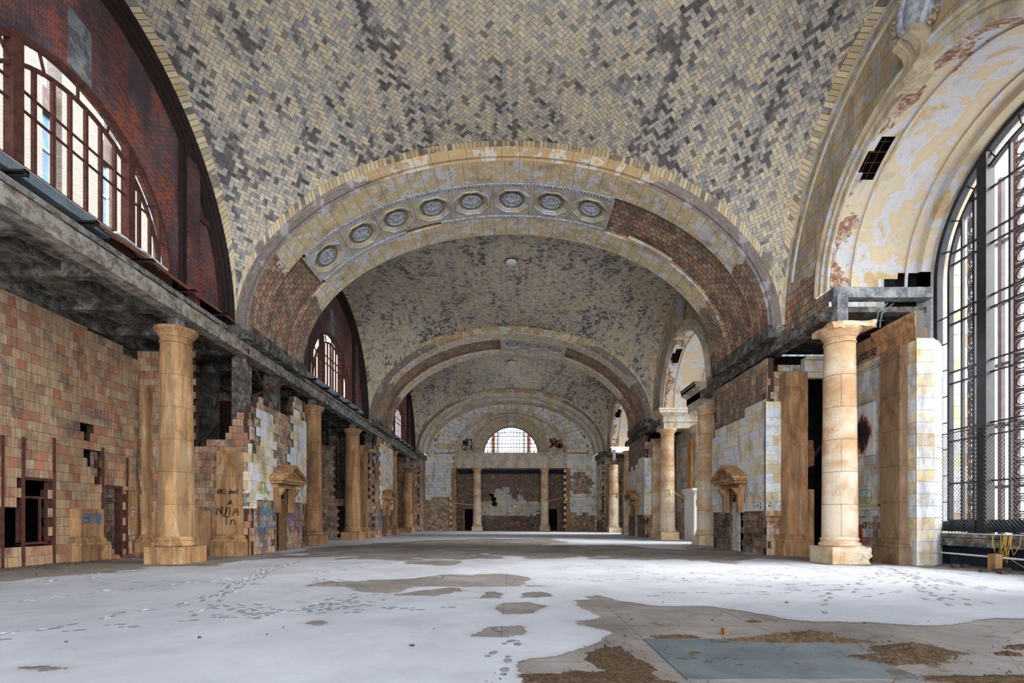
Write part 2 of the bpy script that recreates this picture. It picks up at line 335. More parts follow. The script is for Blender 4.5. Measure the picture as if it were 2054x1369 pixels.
M = dict(
 herring=m_herringbone(), ring=m_ringtile(),
 terra=m_terracotta('hollow_clay_tile', -.15, .38, .2), terra_rough=m_terracotta('rough_clay_tile', .55, .3, .9),
 terra_dark=m_terracotta('smoked_clay_tile', 1.25, .5, .35), terra_red=m_terracotta('red_clay_tile', .3, .7, .4),
 ashlar=m_ashlar('glazed_ashlar', .3, .35, .5), ashlar_warm=m_ashlar('cream_ashlar', .6, .35, .4), ashlar_dirty=m_ashlar('soiled_ashlar', .6, 1.0, .9),
 plaster=m_plaster('cream_facing', joint=(.62, 1.7), lossz=(13.0, 3.0)), lunette=m_plaster('mottled_ochre_facing', warm='#b59f79', cool='#b3b4b8', dirt=.9, brickmask=.78, joint=(1.1, .9, .5), lossz=(11.2, 2.0)),
 mould=m_plaster('cream_moulding', warm='#c4b496', cool='#c2c5ca', dirt=.6, brickmask=.9), archface=m_archface(), core=m_plaster('arch_core_tile', brickmask=-1),
 brick=m_darkbrick(), wbrick=m_whitebrick(), reveal=m_reveal(),
 ochre=m_stone('ochre_stone', '#b18a60', '#96704a', '#c2aa86', amt=.9, rust='#8a5a36'), ochre_dark=m_stone('streaked_ochre_stone', '#b08760', '#966c48', '#bfa685', amt=.9, rust='#8a5c3c'),
 cream_stone=m_stone('banded_cream_stone', '#c9a883', '#b58c66', '#dacdb6', band=True, amt=.15), carved=m_plain('carved_grey_stone', '#b9bcc4', .8, var='#62646e', amt=.7, sc=7, bump=.5),
 carved_cream=m_plain('carved_cream_stone', '#b5a68b', .8, var='#6b6250', amt=.5, sc=3),
 conc=m_concrete('spalled_concrete'), conc_dark=m_concrete('sooty_concrete', '#66645f', '#454340', '#1d1a19', .25), conc_grey=m_concrete('grey_concrete_post', '#7f8488', '#62666a', '#3a3a3c', .1),
 steel=m_plain('dark_window_steel', '#232429', .6, .35, .1, '#3b3838', .4, 3), rust=m_plain('rusted_steel', '#5c3a31', .85, .2, 0, '#33201d', .6, 5, .5), black_steel=m_plain('black_steel', '#241d1e', .7, .3, 0, '#4a2c22', .4, 4),
 galv=m_plain('galvanised_sheet', '#7f8d96', .5, .5, .3, '#55616a', .5, 2.5), rustpipe=m_plain('rusty_pipe', '#8a5a42', .8, .25, 0, '#4b3530', .6, 4),
 floor=m_floor(), snow=m_snow(), snowtop=m_plain('snow_strip', '#e6e9ef', .8, .2), slate=m_plain('blue_grey_slab', '#5f676a', .6, .4, 0, '#464d50', .6, 3.2, .2),
 dirt=m_plain('brown_dirt', '#5c4b3a', .95, .1, 0, '#2e251c', .8, 20, 1.0), rock=m_plain('rubble', '#54493f', .95, .1, 0, '#4b3d32', .6, 8, .8), brickbit=m_plain('brick_rubble', '#8f6149', .95, .1, 0, '#6a3d2c', .6, 8, .8),
 dark=m_plain('near_black_fill', '#1d1a1b', .9, .1), navy=m_plain('navy_panel', '#25303d', .7, .3, 0, '#161c24', .5, 2), white=m_plain('white_painted_wood', '#d8d8d4', .6, .3, 0, '#a9a79f', .3, 5),  # dark: near-black that supplies the shade of cavities, recesses and closed rooms
 wood=m_plain('weathered_brown_wood', '#7a6146', .8, .2, 0, '#3f3024', .6, 6), purple=m_plain('rusty_purple_panel', '#453336', .7, .3, 0, '#4a5a44', .5, 2), blueglass=m_plain('reflecting_blue_glass', '#41576a', .15, .8, 0, '#5c7386', .6, 1.2),
 footp=m_plain('trodden_snow', '#84858a', .8, .2, 0, '#66625f', .5, 9), lip=m_plain('pushed_up_snow', '#bfc2ca', .8, .2),
 pblue=m_plain('blue_spray_paint', '#3f7fb4', .5, .4, 0, '#234d86', .5, 6), pblack=m_plain('black_spray_paint', '#1c1a1c', .5, .4), pgreen=m_plain('green_spray_paint', '#5faa78', .5, .4, 0, '#2f7a58', .4), pred=m_plain('orange_spray_paint', '#a8482c', .5, .4),
 pyellow=m_plain('yellow_spray_paint', '#b8a23a', .5, .4), pviolet=m_plain('violet_spray_paint', '#8a78b8', .5, .4), poster=m_plain('stained_white_panel', '#c3c1c2', .7, .3, 0, '#8a8286', .5, 3), stain=m_plain('dark_oxblood_stain', '#2b1e1e', .8, .2, 0, '#694231', .5, 2.5),
 cord=m_plain('yellow_cable', '#c9a24a', .6, .3), glass=m_glass(), ext_stone=m_ashlar('outdoor_stone', .6, 1.2, .1), beam=m_concrete('pale_spalled_concrete', '#a09a8e', '#77726a', '#3c3733', .35),
 doorfill=m_plain('bright_door_fill', '#c9c7c4', .7, .2, 0, '#8d7d72', .6, 3), stained=m_stained_panel(),
 slate2=m_slate(), coffer=m_plaster('cool_coffer_facing', warm='#bfb499', cool='#bcc0c8', dirt=.5, brickmask=.95),
 canopy=m_plain('grey_painted_steel', '#4a4143', .7, .3, 0, '#6b5a58', .5, 3), brown_stone=m_stone('brown_stained_stone', '#7d664e', '#69523e', '#947f66', amt=.7, rust='#5f412f'),
 flute=m_plain('shadowy_flutes', '#94876f', .8, .2, 0, '#5f5545', .5, 6),  # darker tone deepens the shading of the coffers by colour
 lampw=m_plain('white_lamp_dish', '#d5d5d2', .4, .4),
)
# ------------------------------------------------------------------ mesh builder
rnd = random.Random(7)
class MB:
    def __init__(s): s.v = []; s.f = []; s.uv = {}; s.blk = {}; s.mi = {}; s.va = None; s.smooth = False
    def face(s, pts, uv=None, blk=None, mi=None):
        k = len(s.v); s.v += [tuple(p) for p in pts]; s.f.append(tuple(range(k, k+len(pts)))); i = len(s.f)-1
        if uv: s.uv[i] = uv
        if blk: s.blk[i] = blk
        if mi: s.mi[i] = mi
    def grid(s, P, U=None, flip=False, mi=None):
        """P[i][j] points; shared vertices"""
        k = len(s.v); ni, nj = len(P), len(P[0])
        for r in P: s.v += [tuple(p) for p in r]
        for i in range(ni-1):
            for j in range(nj-1):
                q = [(i, j), (i+1, j), (i+1, j+1), (i, j+1)]
                if flip: q.reverse()
                s.f.append(tuple(k+a*nj+b for a, b in q)); n = len(s.f)-1
                if U: s.uv[n] = [U[a][b] for a, b in q]
                if mi: s.mi[n] = mi
        return s
    def box(s, x0, x1, y0, y1, z0, z1, blk=None, bev=0.0, mi=None):
        if x0 > x1: x0, x1 = x1, x0
        if y0 > y1: y0, y1 = y1, y0
        k = len(s.v); s.v += [(x0,y0,z0),(x1,y0,z0),(x1,y1,z0),(x0,y1,z0),(x0,y0,z1),(x1,y0,z1),(x1,y1,z1),(x0,y1,z1)]
        for q in ((0,3,2,1),(4,5,6,7),(0,1,5,4),(1,2,6,5),(2,3,7,6),(3,0,4,7)):
            s.f.append(tuple(k+a for a in q))
            if blk: s.blk[len(s.f)-1] = blk
            if mi: s.mi[len(s.f)-1] = mi
        return s
    def prism(s, poly, axis, a0, a1, blk=None):
        """poly in the two other axes (order: x->(y,z), y->(x,z), z->(x,y))"""
        def P(u, v, a): return {'x': (a, u, v), 'y': (u, a, v), 'z': (u, v, a)}[axis]
        k = len(s.v); n = len(poly)
        s.v += [P(u, v, a0) for u, v in poly]+[P(u, v, a1) for u, v in poly]
        ar = sum(poly[i][0]*poly[(i+1) % n][1]-poly[(i+1) % n][0]*poly[i][1] for i in range(n))
        c = [tuple(k+i for i in range(n)), tuple(k+n+i for i in reversed(range(n)))]
        sd = [(k+(i+1) % n, k+i, k+n+i, k+n+(i+1) % n) for i in range(n)]
        fl = (ar > 0) == (a1 > a0); fl = fl != (axis == 'y')
        for q in c+sd:
            s.f.append(tuple(reversed(q)) if fl else q)
            if blk: s.blk[len(s.f)-1] = blk
        return s
    def lathe(s, prof, seg=40, c=(0, 0), jit=None):
        P = []
        for r, z in prof:
            row = []
            for a in range(seg+1):
                t = 2*PI*a/seg; row.append((c[0]+r*math.cos(t), c[1]+r*math.sin(t), z))
            P.append(row)
        s.grid(P, flip=True); return s
    def tube(s, pts, r, n=8, cap=True):
        pts = [Vector(p) for p in pts]; k0 = len(s.v); up = Vector((0, 0, 1))
        for i, p in enumerate(pts):
            d = (pts[min(i+1, len(pts)-1)]-pts[max(i-1, 0)]).normalized()
            a = d.cross(up if abs(d.z) < .95 else Vector((1, 0, 0))).normalized(); b = a.cross(d)
            s.v += [tuple(p+(a*math.cos(2*PI*j/n)+b*math.sin(2*PI*j/n))*r) for j in range(n)]
        for i in range(len(pts)-1):
            for j in range(n):
                s.f.append((k0+i*n+j, k0+i*n+(j+1) % n, k0+(i+1)*n+(j+1) % n, k0+(i+1)*n+j))
        if cap:
            s.f.append(tuple(k0+j for j in reversed(range(n)))); s.f.append(tuple(k0+(len(pts)-1)*n+j for j in range(n)))
        return s
    def bar(s, pts, wid, nrm, dep):
        """flat bar along pts; wid in the plane, dep along the unit vector nrm"""
        pts = [Vector(p) for p in pts]; nrm = Vector(nrm); k0 = len(s.v); m = len(pts)
        cl = (pts[0]-pts[-1]).length < 1e-6
        for i, p in enumerate(pts):
            d = (pts[min(i+1, m-1)]-pts[max(i-1, 0)]).normalized(); a = d.cross(nrm).normalized()*wid/2; b = nrm*dep/2
            s.v += [tuple(p-a-b), tuple(p+a-b), tuple(p+a+b), tuple(p-a+b)]
        for i in range(m-1):
            for j in range(4): s.f.append((k0+i*4+j, k0+i*4+(j+1) % 4, k0+(i+1)*4+(j+1) % 4, k0+(i+1)*4+j))
        s.f.append((k0+3, k0+2, k0+1, k0)); e = k0+(m-1)*4; s.f.append((e, e+1, e+2, e+3)); return s
    def build(s, name, mat, parent=None, smooth=False, mats=None, fix=False):
        me = bpy.data.meshes.new(name); me.from_pydata(s.v, [], s.f)
        if s.uv:
            l = me.uv_layers.new(name='UVMap'); arr = np.zeros((len(me.loops), 2), 'f')
            st = np.zeros(len(me.polygons), 'i'); me.polygons.foreach_get('loop_start', st)
            for i, u in s.uv.items():
                for j, c in enumerate(u): arr[st[i]+j] = c
            l.data.foreach_set('uv', arr.ravel())
        if s.blk:
            a = me.attributes.new('blk', 'FLOAT_VECTOR', 'FACE'); arr = np.zeros((len(me.polygons), 3), 'f')
            for i, b in s.blk.items(): arr[i] = b
            a.data.foreach_set('vector', arr.ravel())
        for m_ in (mats or [mat]): me.materials.append(m_)
        if s.mi:
            arr = np.zeros(len(me.polygons), 'i')
            for i, b in s.mi.items(): arr[i] = b
            me.polygons.foreach_set('material_index', arr)
        if fix:
            bm = bmesh.new(); bm.from_mesh(me); bmesh.ops.recalc_face_normals(bm, faces=bm.faces); bm.to_mesh(me); bm.free()
        if smooth:
            me.polygons.foreach_set('use_smooth', [True]*len(me.polygons))
            if smooth != 'all':
                try: me.set_sharp_from_angle(angle=math.radians(smooth if smooth is not True else 40))
                except Exception: pass
        me.update()
        o = bpy.data.objects.new(name, me); C.objects.link(o)
        if parent: o.parent = parent
        return o
def tag(o, label=None, cat=None, group=None, kind=None):
    if label: o['label'] = label
    if cat: o['category'] = cat
    if group: o['group'] = group
    if kind: o['kind'] = kind
    return o
def thing(name, label, cat, loc=(0, 0, 0), group=None, rz=0):
    o = bpy.data.objects.new(name, None); C.objects.link(o); o.location = loc; o.rotation_euler = (0, 0, rz)
    return tag(o, label, cat, group)
def struct(name, mb, mat, label=None, parent=None, **k):
    o = mb.build(name, mat, parent, **k)
    if not parent: o['kind'] = 'structure'
    if label: o['label'] = label
    return o
def sempty(name, label=None):
    o = bpy.data.objects.new(name, None); C.objects.link(o); o['kind'] = 'structure'
    if label: o['label'] = label
    return o
def ns(x, y, z=0.0): return mnoise.noise(Vector((x, y, z)))
def fb(x, y, z=0.0, o=4):
    a = 0; am = .5
    for k in range(o): a += am*ns(x*2**k+3.1*k, y*2**k-1.7*k, z*2**k); am *= .55
    return a
def masonry(mb, axis, face, sign, u0, u1, z0, z1, bw, bh, th, present=None, jit=.012, gap=.012, off=.5, seed=1, u_ref=None, z_ref=None):
    """blocks laid in courses on a vertical plane. axis 'x': plane x=face running along y; axis 'y': plane y=face running along x.
    sign: the direction (+1/-1) in which the body lies behind the face"""
    R = random.Random(seed); zr = z0 if z_ref is None else z_ref; ur = u0 if u_ref is None else u_ref
    def bx(a0, a1, b0, b1, f0, f1, blk):
        if axis == 'x': mb.box(f0, f1, a0, a1, b0, b1, blk)
        else: mb.box(a0, a1, f0, f1, b0, b1, blk)
    r0 = int(math.floor((z0-zr)/bh+1e-6)); r1 = int(math.ceil((z1-zr)/bh-1e-6))
    for r in range(r0, r1):
        a, b = max(z0, zr+r*bh), min(z1, zr+(r+1)*bh)
        if b-a < .02: continue
        o = (off*bw if r % 2 else 0)+ur
        c0 = int(math.floor((u0-o)/bw-1e-6)); c1 = int(math.ceil((u1-o)/bw+1e-6))
        for c in range(c0, c1):
            p, q = max(u0, o+c*bw), min(u1, o+(c+1)*bw)
            if q-p < .03: continue
            if present and not present((p+q)/2, (a+b)/2): continue
            t = (R.random(), R.random(), R.random()); j = (R.random()-.5)*2*jit
            bx(p+gap/2, q-gap/2, a+gap/2, b-gap/2, face+sign*j, face+sign*(th*.5), t)
            bx(p, q, a, b, face+sign*(.02+jit), face+sign*th, (-1, t[1], t[2]))
    return mb
def arc(n, a0, a1): return [a0+(a1-a0)*i/n for i in range(n+1)]

# stroke letters, unit box
GL = {'K': [[(0,1),(0,0)],[(.7,1),(0,.45),(.75,0)]], 'U': [[(0,1),(.05,.2),(.35,0),(.65,.2),(.7,1)]], 'M': [[(0,0),(.1,1),(.4,.4),(.7,1),(.8,0)]],
 'A': [[(0,0),(.35,1),(.7,0)],[(.12,.4),(.6,.4)]], '&': [[(.7,0),(.15,.75),(.35,1),(.5,.8),(.1,.3),(.3,0),(.7,.4)]], 'O': [[(.35,1),(.05,.7),(.05,.25),(.35,0),(.65,.3),(.65,.75),(.35,1)]],
 'S': [[(.65,.9),(.3,1),(.05,.75),(.6,.35),(.4,0),(0,.1)]], 'E': [[(.6,1),(0,1),(0,0),(.65,0)],[(0,.5),(.5,.55)]], 'W': [[(0,1),(.2,0),(.4,.6),(.6,0),(.8,1)]],
 'R': [[(0,0),(0,1),(.5,.95),(.55,.6),(0,.5),(.65,0)]], 'H': [[(0,1),(0,0)],[(.65,1),(.65,0)],[(0,.5),(.65,.5)]], 'N': [[(0,0),(0,1),(.6,0),(.6,1)]], 'F': [[(.65,.95),(.2,.95),(0,0)],[(.05,.5),(.5,.6)]],
 'T': [[(0,1),(.8,1)],[(.4,1),(.4,0)]], 'B': [[(0,0),(0,1),(.5,.85),(.4,.55),(0,.5),(.6,.4),(.55,.05),(0,0)]], 'D': [[(0,0),(0,1),(.55,.8),(.65,.35),(.4,.02),(0,0)]], 'L': [[(0,1),(0,0),(.6,.03)]],
 'I': [[(.1,1),(.1,0)]], '@': [[(.6,.3),(.4,.25),(.3,.5),(.5,.7),(.65,.5),(.65,.3),(.85,.3),(.9,.6),(.5,.98),(.1,.7),(.1,.3),(.5,0),(.85,.1)]], ' ': [],
 'n': [[(0,0),(0,.6)],[(0,.4),(.25,.6),(.45,.5),(.45,0)]], 'e': [[(.05,.3),(.5,.35),(.35,.6),(.05,.4),(.1,.05),(.5,.05)]], 'd': [[(.45,1),(.45,0),(.1,.05),(.05,.4),(.45,.5)]], 'l': [[(.1,1),(.1,.1),(.25,0)]],
 'u': [[(0,.6),(.05,.1),(.35,.05),(.45,.6),(.5,0)]], 'i': [[(.1,.6),(.1,0)],[(.1,.8),(.12,.85)]], 'm': [[(0,0),(0,.6),(.2,.5),(.25,0)],[(.25,.5),(.45,.55),(.5,0)]], 'o': [[(.25,.6),(.02,.3),(.25,0),(.5,.3),(.25,.6)]],
 't': [[(.2,1),(.2,.1),(.4,0)],[(0,.65),(.4,.68)]], 'j': [[(.2,.6),(.2,-.1),(0,-.2)]], 'a': [[(.45,.55),(.1,.5),(.05,.1),(.45,.1)],[(.45,.6),(.45,0)]],
 '*': [[(.1,0),(.4,1),(.7,0),(0,.6),(.8,.62),(.1,0)]], '?': [[(0,.8),(.3,1),(.5,.7),(.2,.5),(.2,.25)]]}
def write(name, lines, mat, org, ud, vd, h, parent, wob=.03, thick=.03, lead=1.35, slant=.1, adv=.95):
    """hand-lettered strokes on a surface; org lower left of the first line; ud, vd unit vectors in the surface"""
    mb = MB(); org = Vector(org); ud = Vector(ud); vd = Vector(vd); n = ud.cross(vd)
    for li, tx in enumerate(lines):
        x = 0
        for ch in tx:
            for st in GL.get(ch, []):
                pts = []
                for k, (a, b) in enumerate(st):
                    pts.append(org+ud*((x+a+slant*b)*h+rnd.uniform(-wob, wob)*h)+vd*((b-li*lead)*h+rnd.uniform(-wob, wob)*h))
                # smooth once
                q = [pts[0]]
                for a, b in zip(pts, pts[1:]): q += [a*.75+b*.25, a*.25+b*.75]
                q.append(pts[-1]); mb.bar(q, thick*h/.3*.3 if False else thick, n, .006)
            x += adv if ch.isupper() or ch in '@&*' else adv*.68
    return mb.build(name, mat, parent)
def scrawl(name, mat, org, ud, vd, w_, h_, n, parent, seed=1, thick=.025, loops=True):
    mb = MB(); R = random.Random(seed); org = Vector(org); ud = Vector(ud); vd = Vector(vd); nn = ud.cross(vd)
    for k in range(n):
        cx, cy = R.random()*w_, R.random()*h_; a = R.random()*6.28; pts = []; rad = R.uniform(.06, .2)*h_
        for i in range(R.randint(6, 12)):
            a += R.uniform(.3, 1.1)*(1 if loops else R.choice((-1, 1))); cx += math.cos(a)*rad*.6; cy += math.sin(a)*rad*.7
            cx = min(max(cx, 0), w_); cy = min(max(cy, 0), h_); pts.append(org+ud*cx+vd*cy)
        q = [pts[0]]
        for i in range(len(pts)-1):
            if (pts[i]-pts[i+1]).length > 1e-4: q += [pts[i]*.75+pts[i+1]*.25, pts[i]*.25+pts[i+1]*.75]
        if len(q) > 2: mb.bar(q, thick, nn, .006)
    return mb.build(name, mat, parent)
# ------------------------------------------------------------------ measures (metres)
S = 20.6                # bay pitch
RY0, RY1 = 22.0, 27.9   # first great arch, front and back
BC, BH = 14.65, 7.35    # centre and half length of the first bay
ZS, VA, VH = 9.93, 11.84, 7.8   # springing, half width and rise of the vault
RA, RH = 11.28, 7.24    # soffit of the great arches
FX = 11.4               # inner face of the piers
CX = 12.13              # column line
YEND = 67.6             # end wall face
def vz(x, a=VA, h=VH): return ZS+h*math.sqrt(max(0, 1-(x/a)**2))

# ------------------------------------------------------------------ floor and snow
fm = MB(); fm.face([(-26, -14, 0), (26, -14, 0), (26, 80, 0), (-26, 80, 0)])
floor = struct('floor', fm, M['floor'], 'worn wet grey concrete floor with patches of mud and cracks')

def px2w(px, py, z=0.0):
    y = 1020*(1.6-z)/(py-1040.0); return (0.15+(px-1027)*y/1020, y)
bare_polys = [
 [(1070,1385),(1040,1328),(1090,1318),(1150,1306),(1205,1285),(1222,1268),(1165,1256),(1150,1245),(1205,1238),(1172,1222),(1160,1192),(1200,1196),(1240,1206),(1330,1213),(1420,1216),(1500,1226),(1580,1240),(1650,1246),(1750,1254),(1850,1257),(1950,1250),(2100,1238),(2100,1400),(1070,1400)],
 [(600,1118),(640,1102),(760,1090),(900,1082),(1060,1080),(1150,1085),(1105,1092),(1200,1096),(1400,1104),(1560,1112),(1640,1120),(1500,1124),(1300,1122),(1120,1117),(1040,1110),(960,1116),(880,1122),(760,1120),(680,1118)],
 [(985,1222),(1005,1210),(1060,1208),(1085,1216),(1060,1228),(1010,1232)],
 [(955,1275),(985,1260),(1040,1258),(1045,1270),(1010,1280)],
 [(720,1172),(760,1168),(830,1178),(800,1186),(750,1184)],
 [(870,1170),(930,1158),(990,1156),(975,1166),(940,1172)],
 [(950,1200),(1000,1192),(1020,1198),(1090,1190),(1100,1196),(1030,1204)],
 [(800,1193),(850,1186),(890,1184),(860,1192)],
 [(615,1250),(640,1244),(655,1250),(635,1256)],
 [(40,1340),(90,1336),(140,1339),(85,1347)],
 [(860,1130),(900,1126),(960,1128),(930,1134),(880,1135)],
 [(-200,1165),(60,1158),(230,1148),(300,1136),(420,1134),(470,1125),(560,1120),(620,1108),(560,1105),(300,1112),(-200,1125)],
 [(1450,1128),(1400,1110),(1620,1108),(1640,1133),(1760,1133),(1900,1142),(2100,1156),(2100,1140),(1880,1128),(1800,1118),(1500,1102),(1380,1095)],
]
bare_w = [[px2w(*p) for p in P] for P in bare_polys]
WSC = [1, .6, .8, .8, .8, .8, .8, .8, .5, .5, .8, .5, .5]
def pip(P, x, y):
    """signed distance, positive inside, with y compressed by distance"""
    ins = False; d = 1e9; n = len(P)
    for i in range(n):
        x0, y0 = P[i]; x1, y1 = P[(i+1) % n]
        if (y0 > y) != (y1 > y) and x < (x1-x0)*(y-y0)/(y1-y0)+x0: ins = not ins
        ax, ay = x1-x0, y1-y0; t = max(0, min(1, ((x-x0)*ax+(y-y0)*ay)/(ax*ax+ay*ay+1e-9)))
        dd = (x-x0-t*ax)**2+(y-y0-t*ay)**2
        if dd < d: d = dd
    d = math.sqrt(d); return d if ins else -d
bbx = [(min(p[0] for p in P)-2, max(p[0] for p in P)+2, min(p[1] for p in P)-2, max(p[1] for p in P)+2) for P in bare_w]
def snowf(x, y):
    nz = fb(x*.55, y*.4, 1.3, 6)*1.1; v = 1.2
    for P, b in zip(bare_w, bbx):
        if b[0] < x < b[1] and b[2] < y < b[3]:
            v = min(v, -pip(P, x, y)*(1.0 if y < 12 else .45))
    far = .75 if y < 12 else 1.0
    v = v+nz*(.55 if y < 12 else 1.1)
    if 10 < y <= 24 and abs(x) < 7: v += fb(x*.45+9, y*.22, 5, 5)*1.3
    if y > 24: v += fb(x*.2, y*.12, 7, 3)*1.6-.1*(1 if y < 60 else 0)
    if x < -16.2 or x > 15.5: v = min(v, .6)
    return v
sn = MB(); thick = []
def snow_region(x0, x1, y0, y1, h, skip=None):
    nx = int(math.ceil((x1-x0)/h)); ny = int(math.ceil((y1-y0)/h)); hx = (x1-x0)/nx; hy = (y1-y0)/ny
    V = [[snowf(x0+i*hx, y0+j*hy) for j in range(ny+1)] for i in range(nx+1)]
    idx = {}
    def vid(x, y, t):
        k = (round(x, 4), round(y, 4))
        if k not in idx: idx[k] = len(sn.v); sn.v.append((x, y, .008)); thick.append(max(0.0, min(1.0, t)))
        return idx[k]
    for i in range(nx):
        for j in range(ny):
            c = [(x0+i*hx, y0+j*hy, V[i][j]), (x0+(i+1)*hx, y0+j*hy, V[i+1][j]), (x0+(i+1)*hx, y0+(j+1)*hy, V[i+1][j+1]), (x0+i*hx, y0+(j+1)*hy, V[i][j+1])]
            if all(q[2] <= 0 for q in c): continue
            out = []
            for a in range(4):
                p, q = c[a], c[(a+1) % 4]
                if p[2] > 0: out.append(vid(p[0], p[1], p[2]*1.1+.05))
                if (p[2] > 0) != (q[2] > 0):
                    t = p[2]/(p[2]-q[2]); out.append(vid(p[0]+(q[0]-p[0])*t, p[1]+(q[1]-p[1])*t, .0))
            if len(set(out)) > 2:
                o2 = []
                for a in out:
                    if not o2 or a != o2[-1]: o2.append(a)
                if o2[0] == o2[-1]: o2.pop()
                if len(o2) > 2: sn.f.append(tuple(o2))
snow_region(-8, 13, 2, 12.08, .07)
snow_region(-16.2, -8, 2, 12.08, .28); snow_region(13, 15.4, 2, 12.08, .2)
snow_region(-16.2, 15.4, 12.08, 67.68, .2)
snow_region(-16.2, 15.4, -8, 2, .5)
so = sn.build('snow_cover', M['snow']); tag(so, 'thin layer of trodden snow lying over most of the hall floor', 'snow', kind='stuff')
at = so.data.attributes.new('thick', 'FLOAT', 'POINT'); at.data.foreach_set('value', thick)
# ------------------------------------------------------------------ vaults
def cblend(a, b, p=1.9): return (a**p+b**p-(a*b)**p)**(1/p)
def vault(k):
    yc = BC+S*k; ni, nj = 72, 56; P = []
    for i in range(ni+1):
        s = -1+2*i/ni; x = VA*math.sin(PI/2*s); c1 = math.cos(PI/2*s); row = []
        for j in range(nj+1):
            t = -1+2*j/nj; y = yc+BH*math.sin(PI/2*t); c2 = math.cos(PI/2*t)
            row.append(Vector((x, y, ZS+VH*cblend(max(c1, 0), max(c2, 0)))))
        P.append(row)
    U = [[[0, 0] for _ in range(nj+1)] for _ in range(ni+1)]
    for j in range(nj+1):
        a = 0
        for i in range(ni//2, ni): a += (P[i+1][j]-P[i][j]).length; U[i+1][j][0] = a
        a = 0
        for i in range(ni//2, 0, -1): a -= (P[i-1][j]-P[i][j]).length; U[i-1][j][0] = a
    for i in range(ni+1):
        a = 0
        for j in range(nj//2, nj): a += (P[i][j+1]-P[i][j]).length; U[i][j+1][1] = a
        a = 0
        for j in range(nj//2, 0, -1): a -= (P[i][j-1]-P[i][j]).length; U[i][j-1][1] = a
    mb = MB(); mb.grid(P, U)
    o = struct('ceiling', mb, M['herring'], ['nearest', 'second', 'farthest'][k]+' groin vault of cream herringbone tile with blackened patches', smooth='all')
    # header ring along the arch ends and along the wall arches, laid 2 cm proud of the vault
    rg = MB()
    for ysgn in (-1, 1):
        A = []; Ua = []
        n = 120; L = 0; prev = None
        for i in range(n+1):
            s = -1+2*i/n; x = VA*math.sin(PI/2*s); z = ZS+VH*math.cos(PI/2*s)
            if prev: L += math.hypot(x-prev[0], z-prev[1])
            prev = (x, z); y0 = yc+ysgn*BH
            # a point .36 m inward on the vault
            rowp = []; rowu = []
            def vp(q):
                tt = math.asin(max(-1, min(1, (BH-q*.98)/BH)))/(PI/2); c2 = math.cos(PI/2*tt); c1 = max(0, math.cos(PI/2*s)); return (q, ZS+VH*cblend(c1, c2))
            qs = [0]; acc = 0; pv = vp(0)
            for st_ in range(1, 400):
                q_ = st_*.001*(1+st_*.01); nv = vp(q_); acc += math.hypot(nv[0]-pv[0], nv[1]-pv[1]); pv = nv
                if len(qs) == 1 and acc >= .17: qs.append(q_)
                if acc >= .34 or q_ > .5: qs.append(q_); break
            while len(qs) < 3: qs.append(qs[-1])
            for q, wv in zip(qs, (0, .2, .4)):
                tt = math.asin(max(-1, min(1, (BH-q*.98)/BH)))/(PI/2); c2 = math.cos(PI/2*tt); c1 = max(0, math.cos(PI/2*s))
                zz = ZS+VH*cblend(c1, c2); f = min(1, .36/max(.05, math.hypot(q, zz-z))) if q else 0
                rowp.append(Vector((x, y0-ysgn*q, zz))+Vector((-x/VA*.02, 0, -.025))); rowu.append((L, wv+.02))
            A.append(rowp); Ua.append(rowu)
        rg.grid(A, Ua)
    for xs in (-1, 1):
        A = []; Ua = []; n = 90; L = 0; prev = None
        for j in range(n+1):
            t = -1+2*j/n; y = yc+BH*math.sin(PI/2*t); z = ZS+VH*math.cos(PI/2*t)
            if prev: L += math.hypot(y-prev[0], z-prev[1])
            prev = (y, z); rowp = []; rowu = []
            def vp(q):
                ss = math.asin((VA-q*.98)/VA)/(PI/2); return (q, ZS+VH*cblend(math.cos(PI/2*ss), max(0, math.cos(PI/2*t))))
            qs = [0]; acc = 0; pv = vp(0)
            for st_ in range(1, 400):
                q_ = st_*.001*(1+st_*.01); nv = vp(q_); acc += math.hypot(nv[0]-pv[0], nv[1]-pv[1]); pv = nv
                if len(qs) == 1 and acc >= .17: qs.append(q_)
                if acc >= .34 or q_ > .5: qs.append(q_); break
            while len(qs) < 3: qs.append(qs[-1])
            for q, wv in zip(qs, (0, .2, .4)):
                ss = math.asin((VA-q*.98)/VA)/(PI/2); c1 = math.cos(PI/2*ss); c2 = max(0, math.cos(PI/2*t))
                rowp.append(Vector((xs*(VA-q), y, ZS+VH*cblend(c1, c2)))+Vector((-xs*.02, 0, -.025))); rowu.append((L, wv+.02))
            A.append(rowp); Ua.append(rowu)
        rg.grid(A, Ua)
    r = rg.build('tile_border', M['ring'], o); r['label'] = 'border of upright cream tiles framing the vault'
for k in range(3): vault(k)

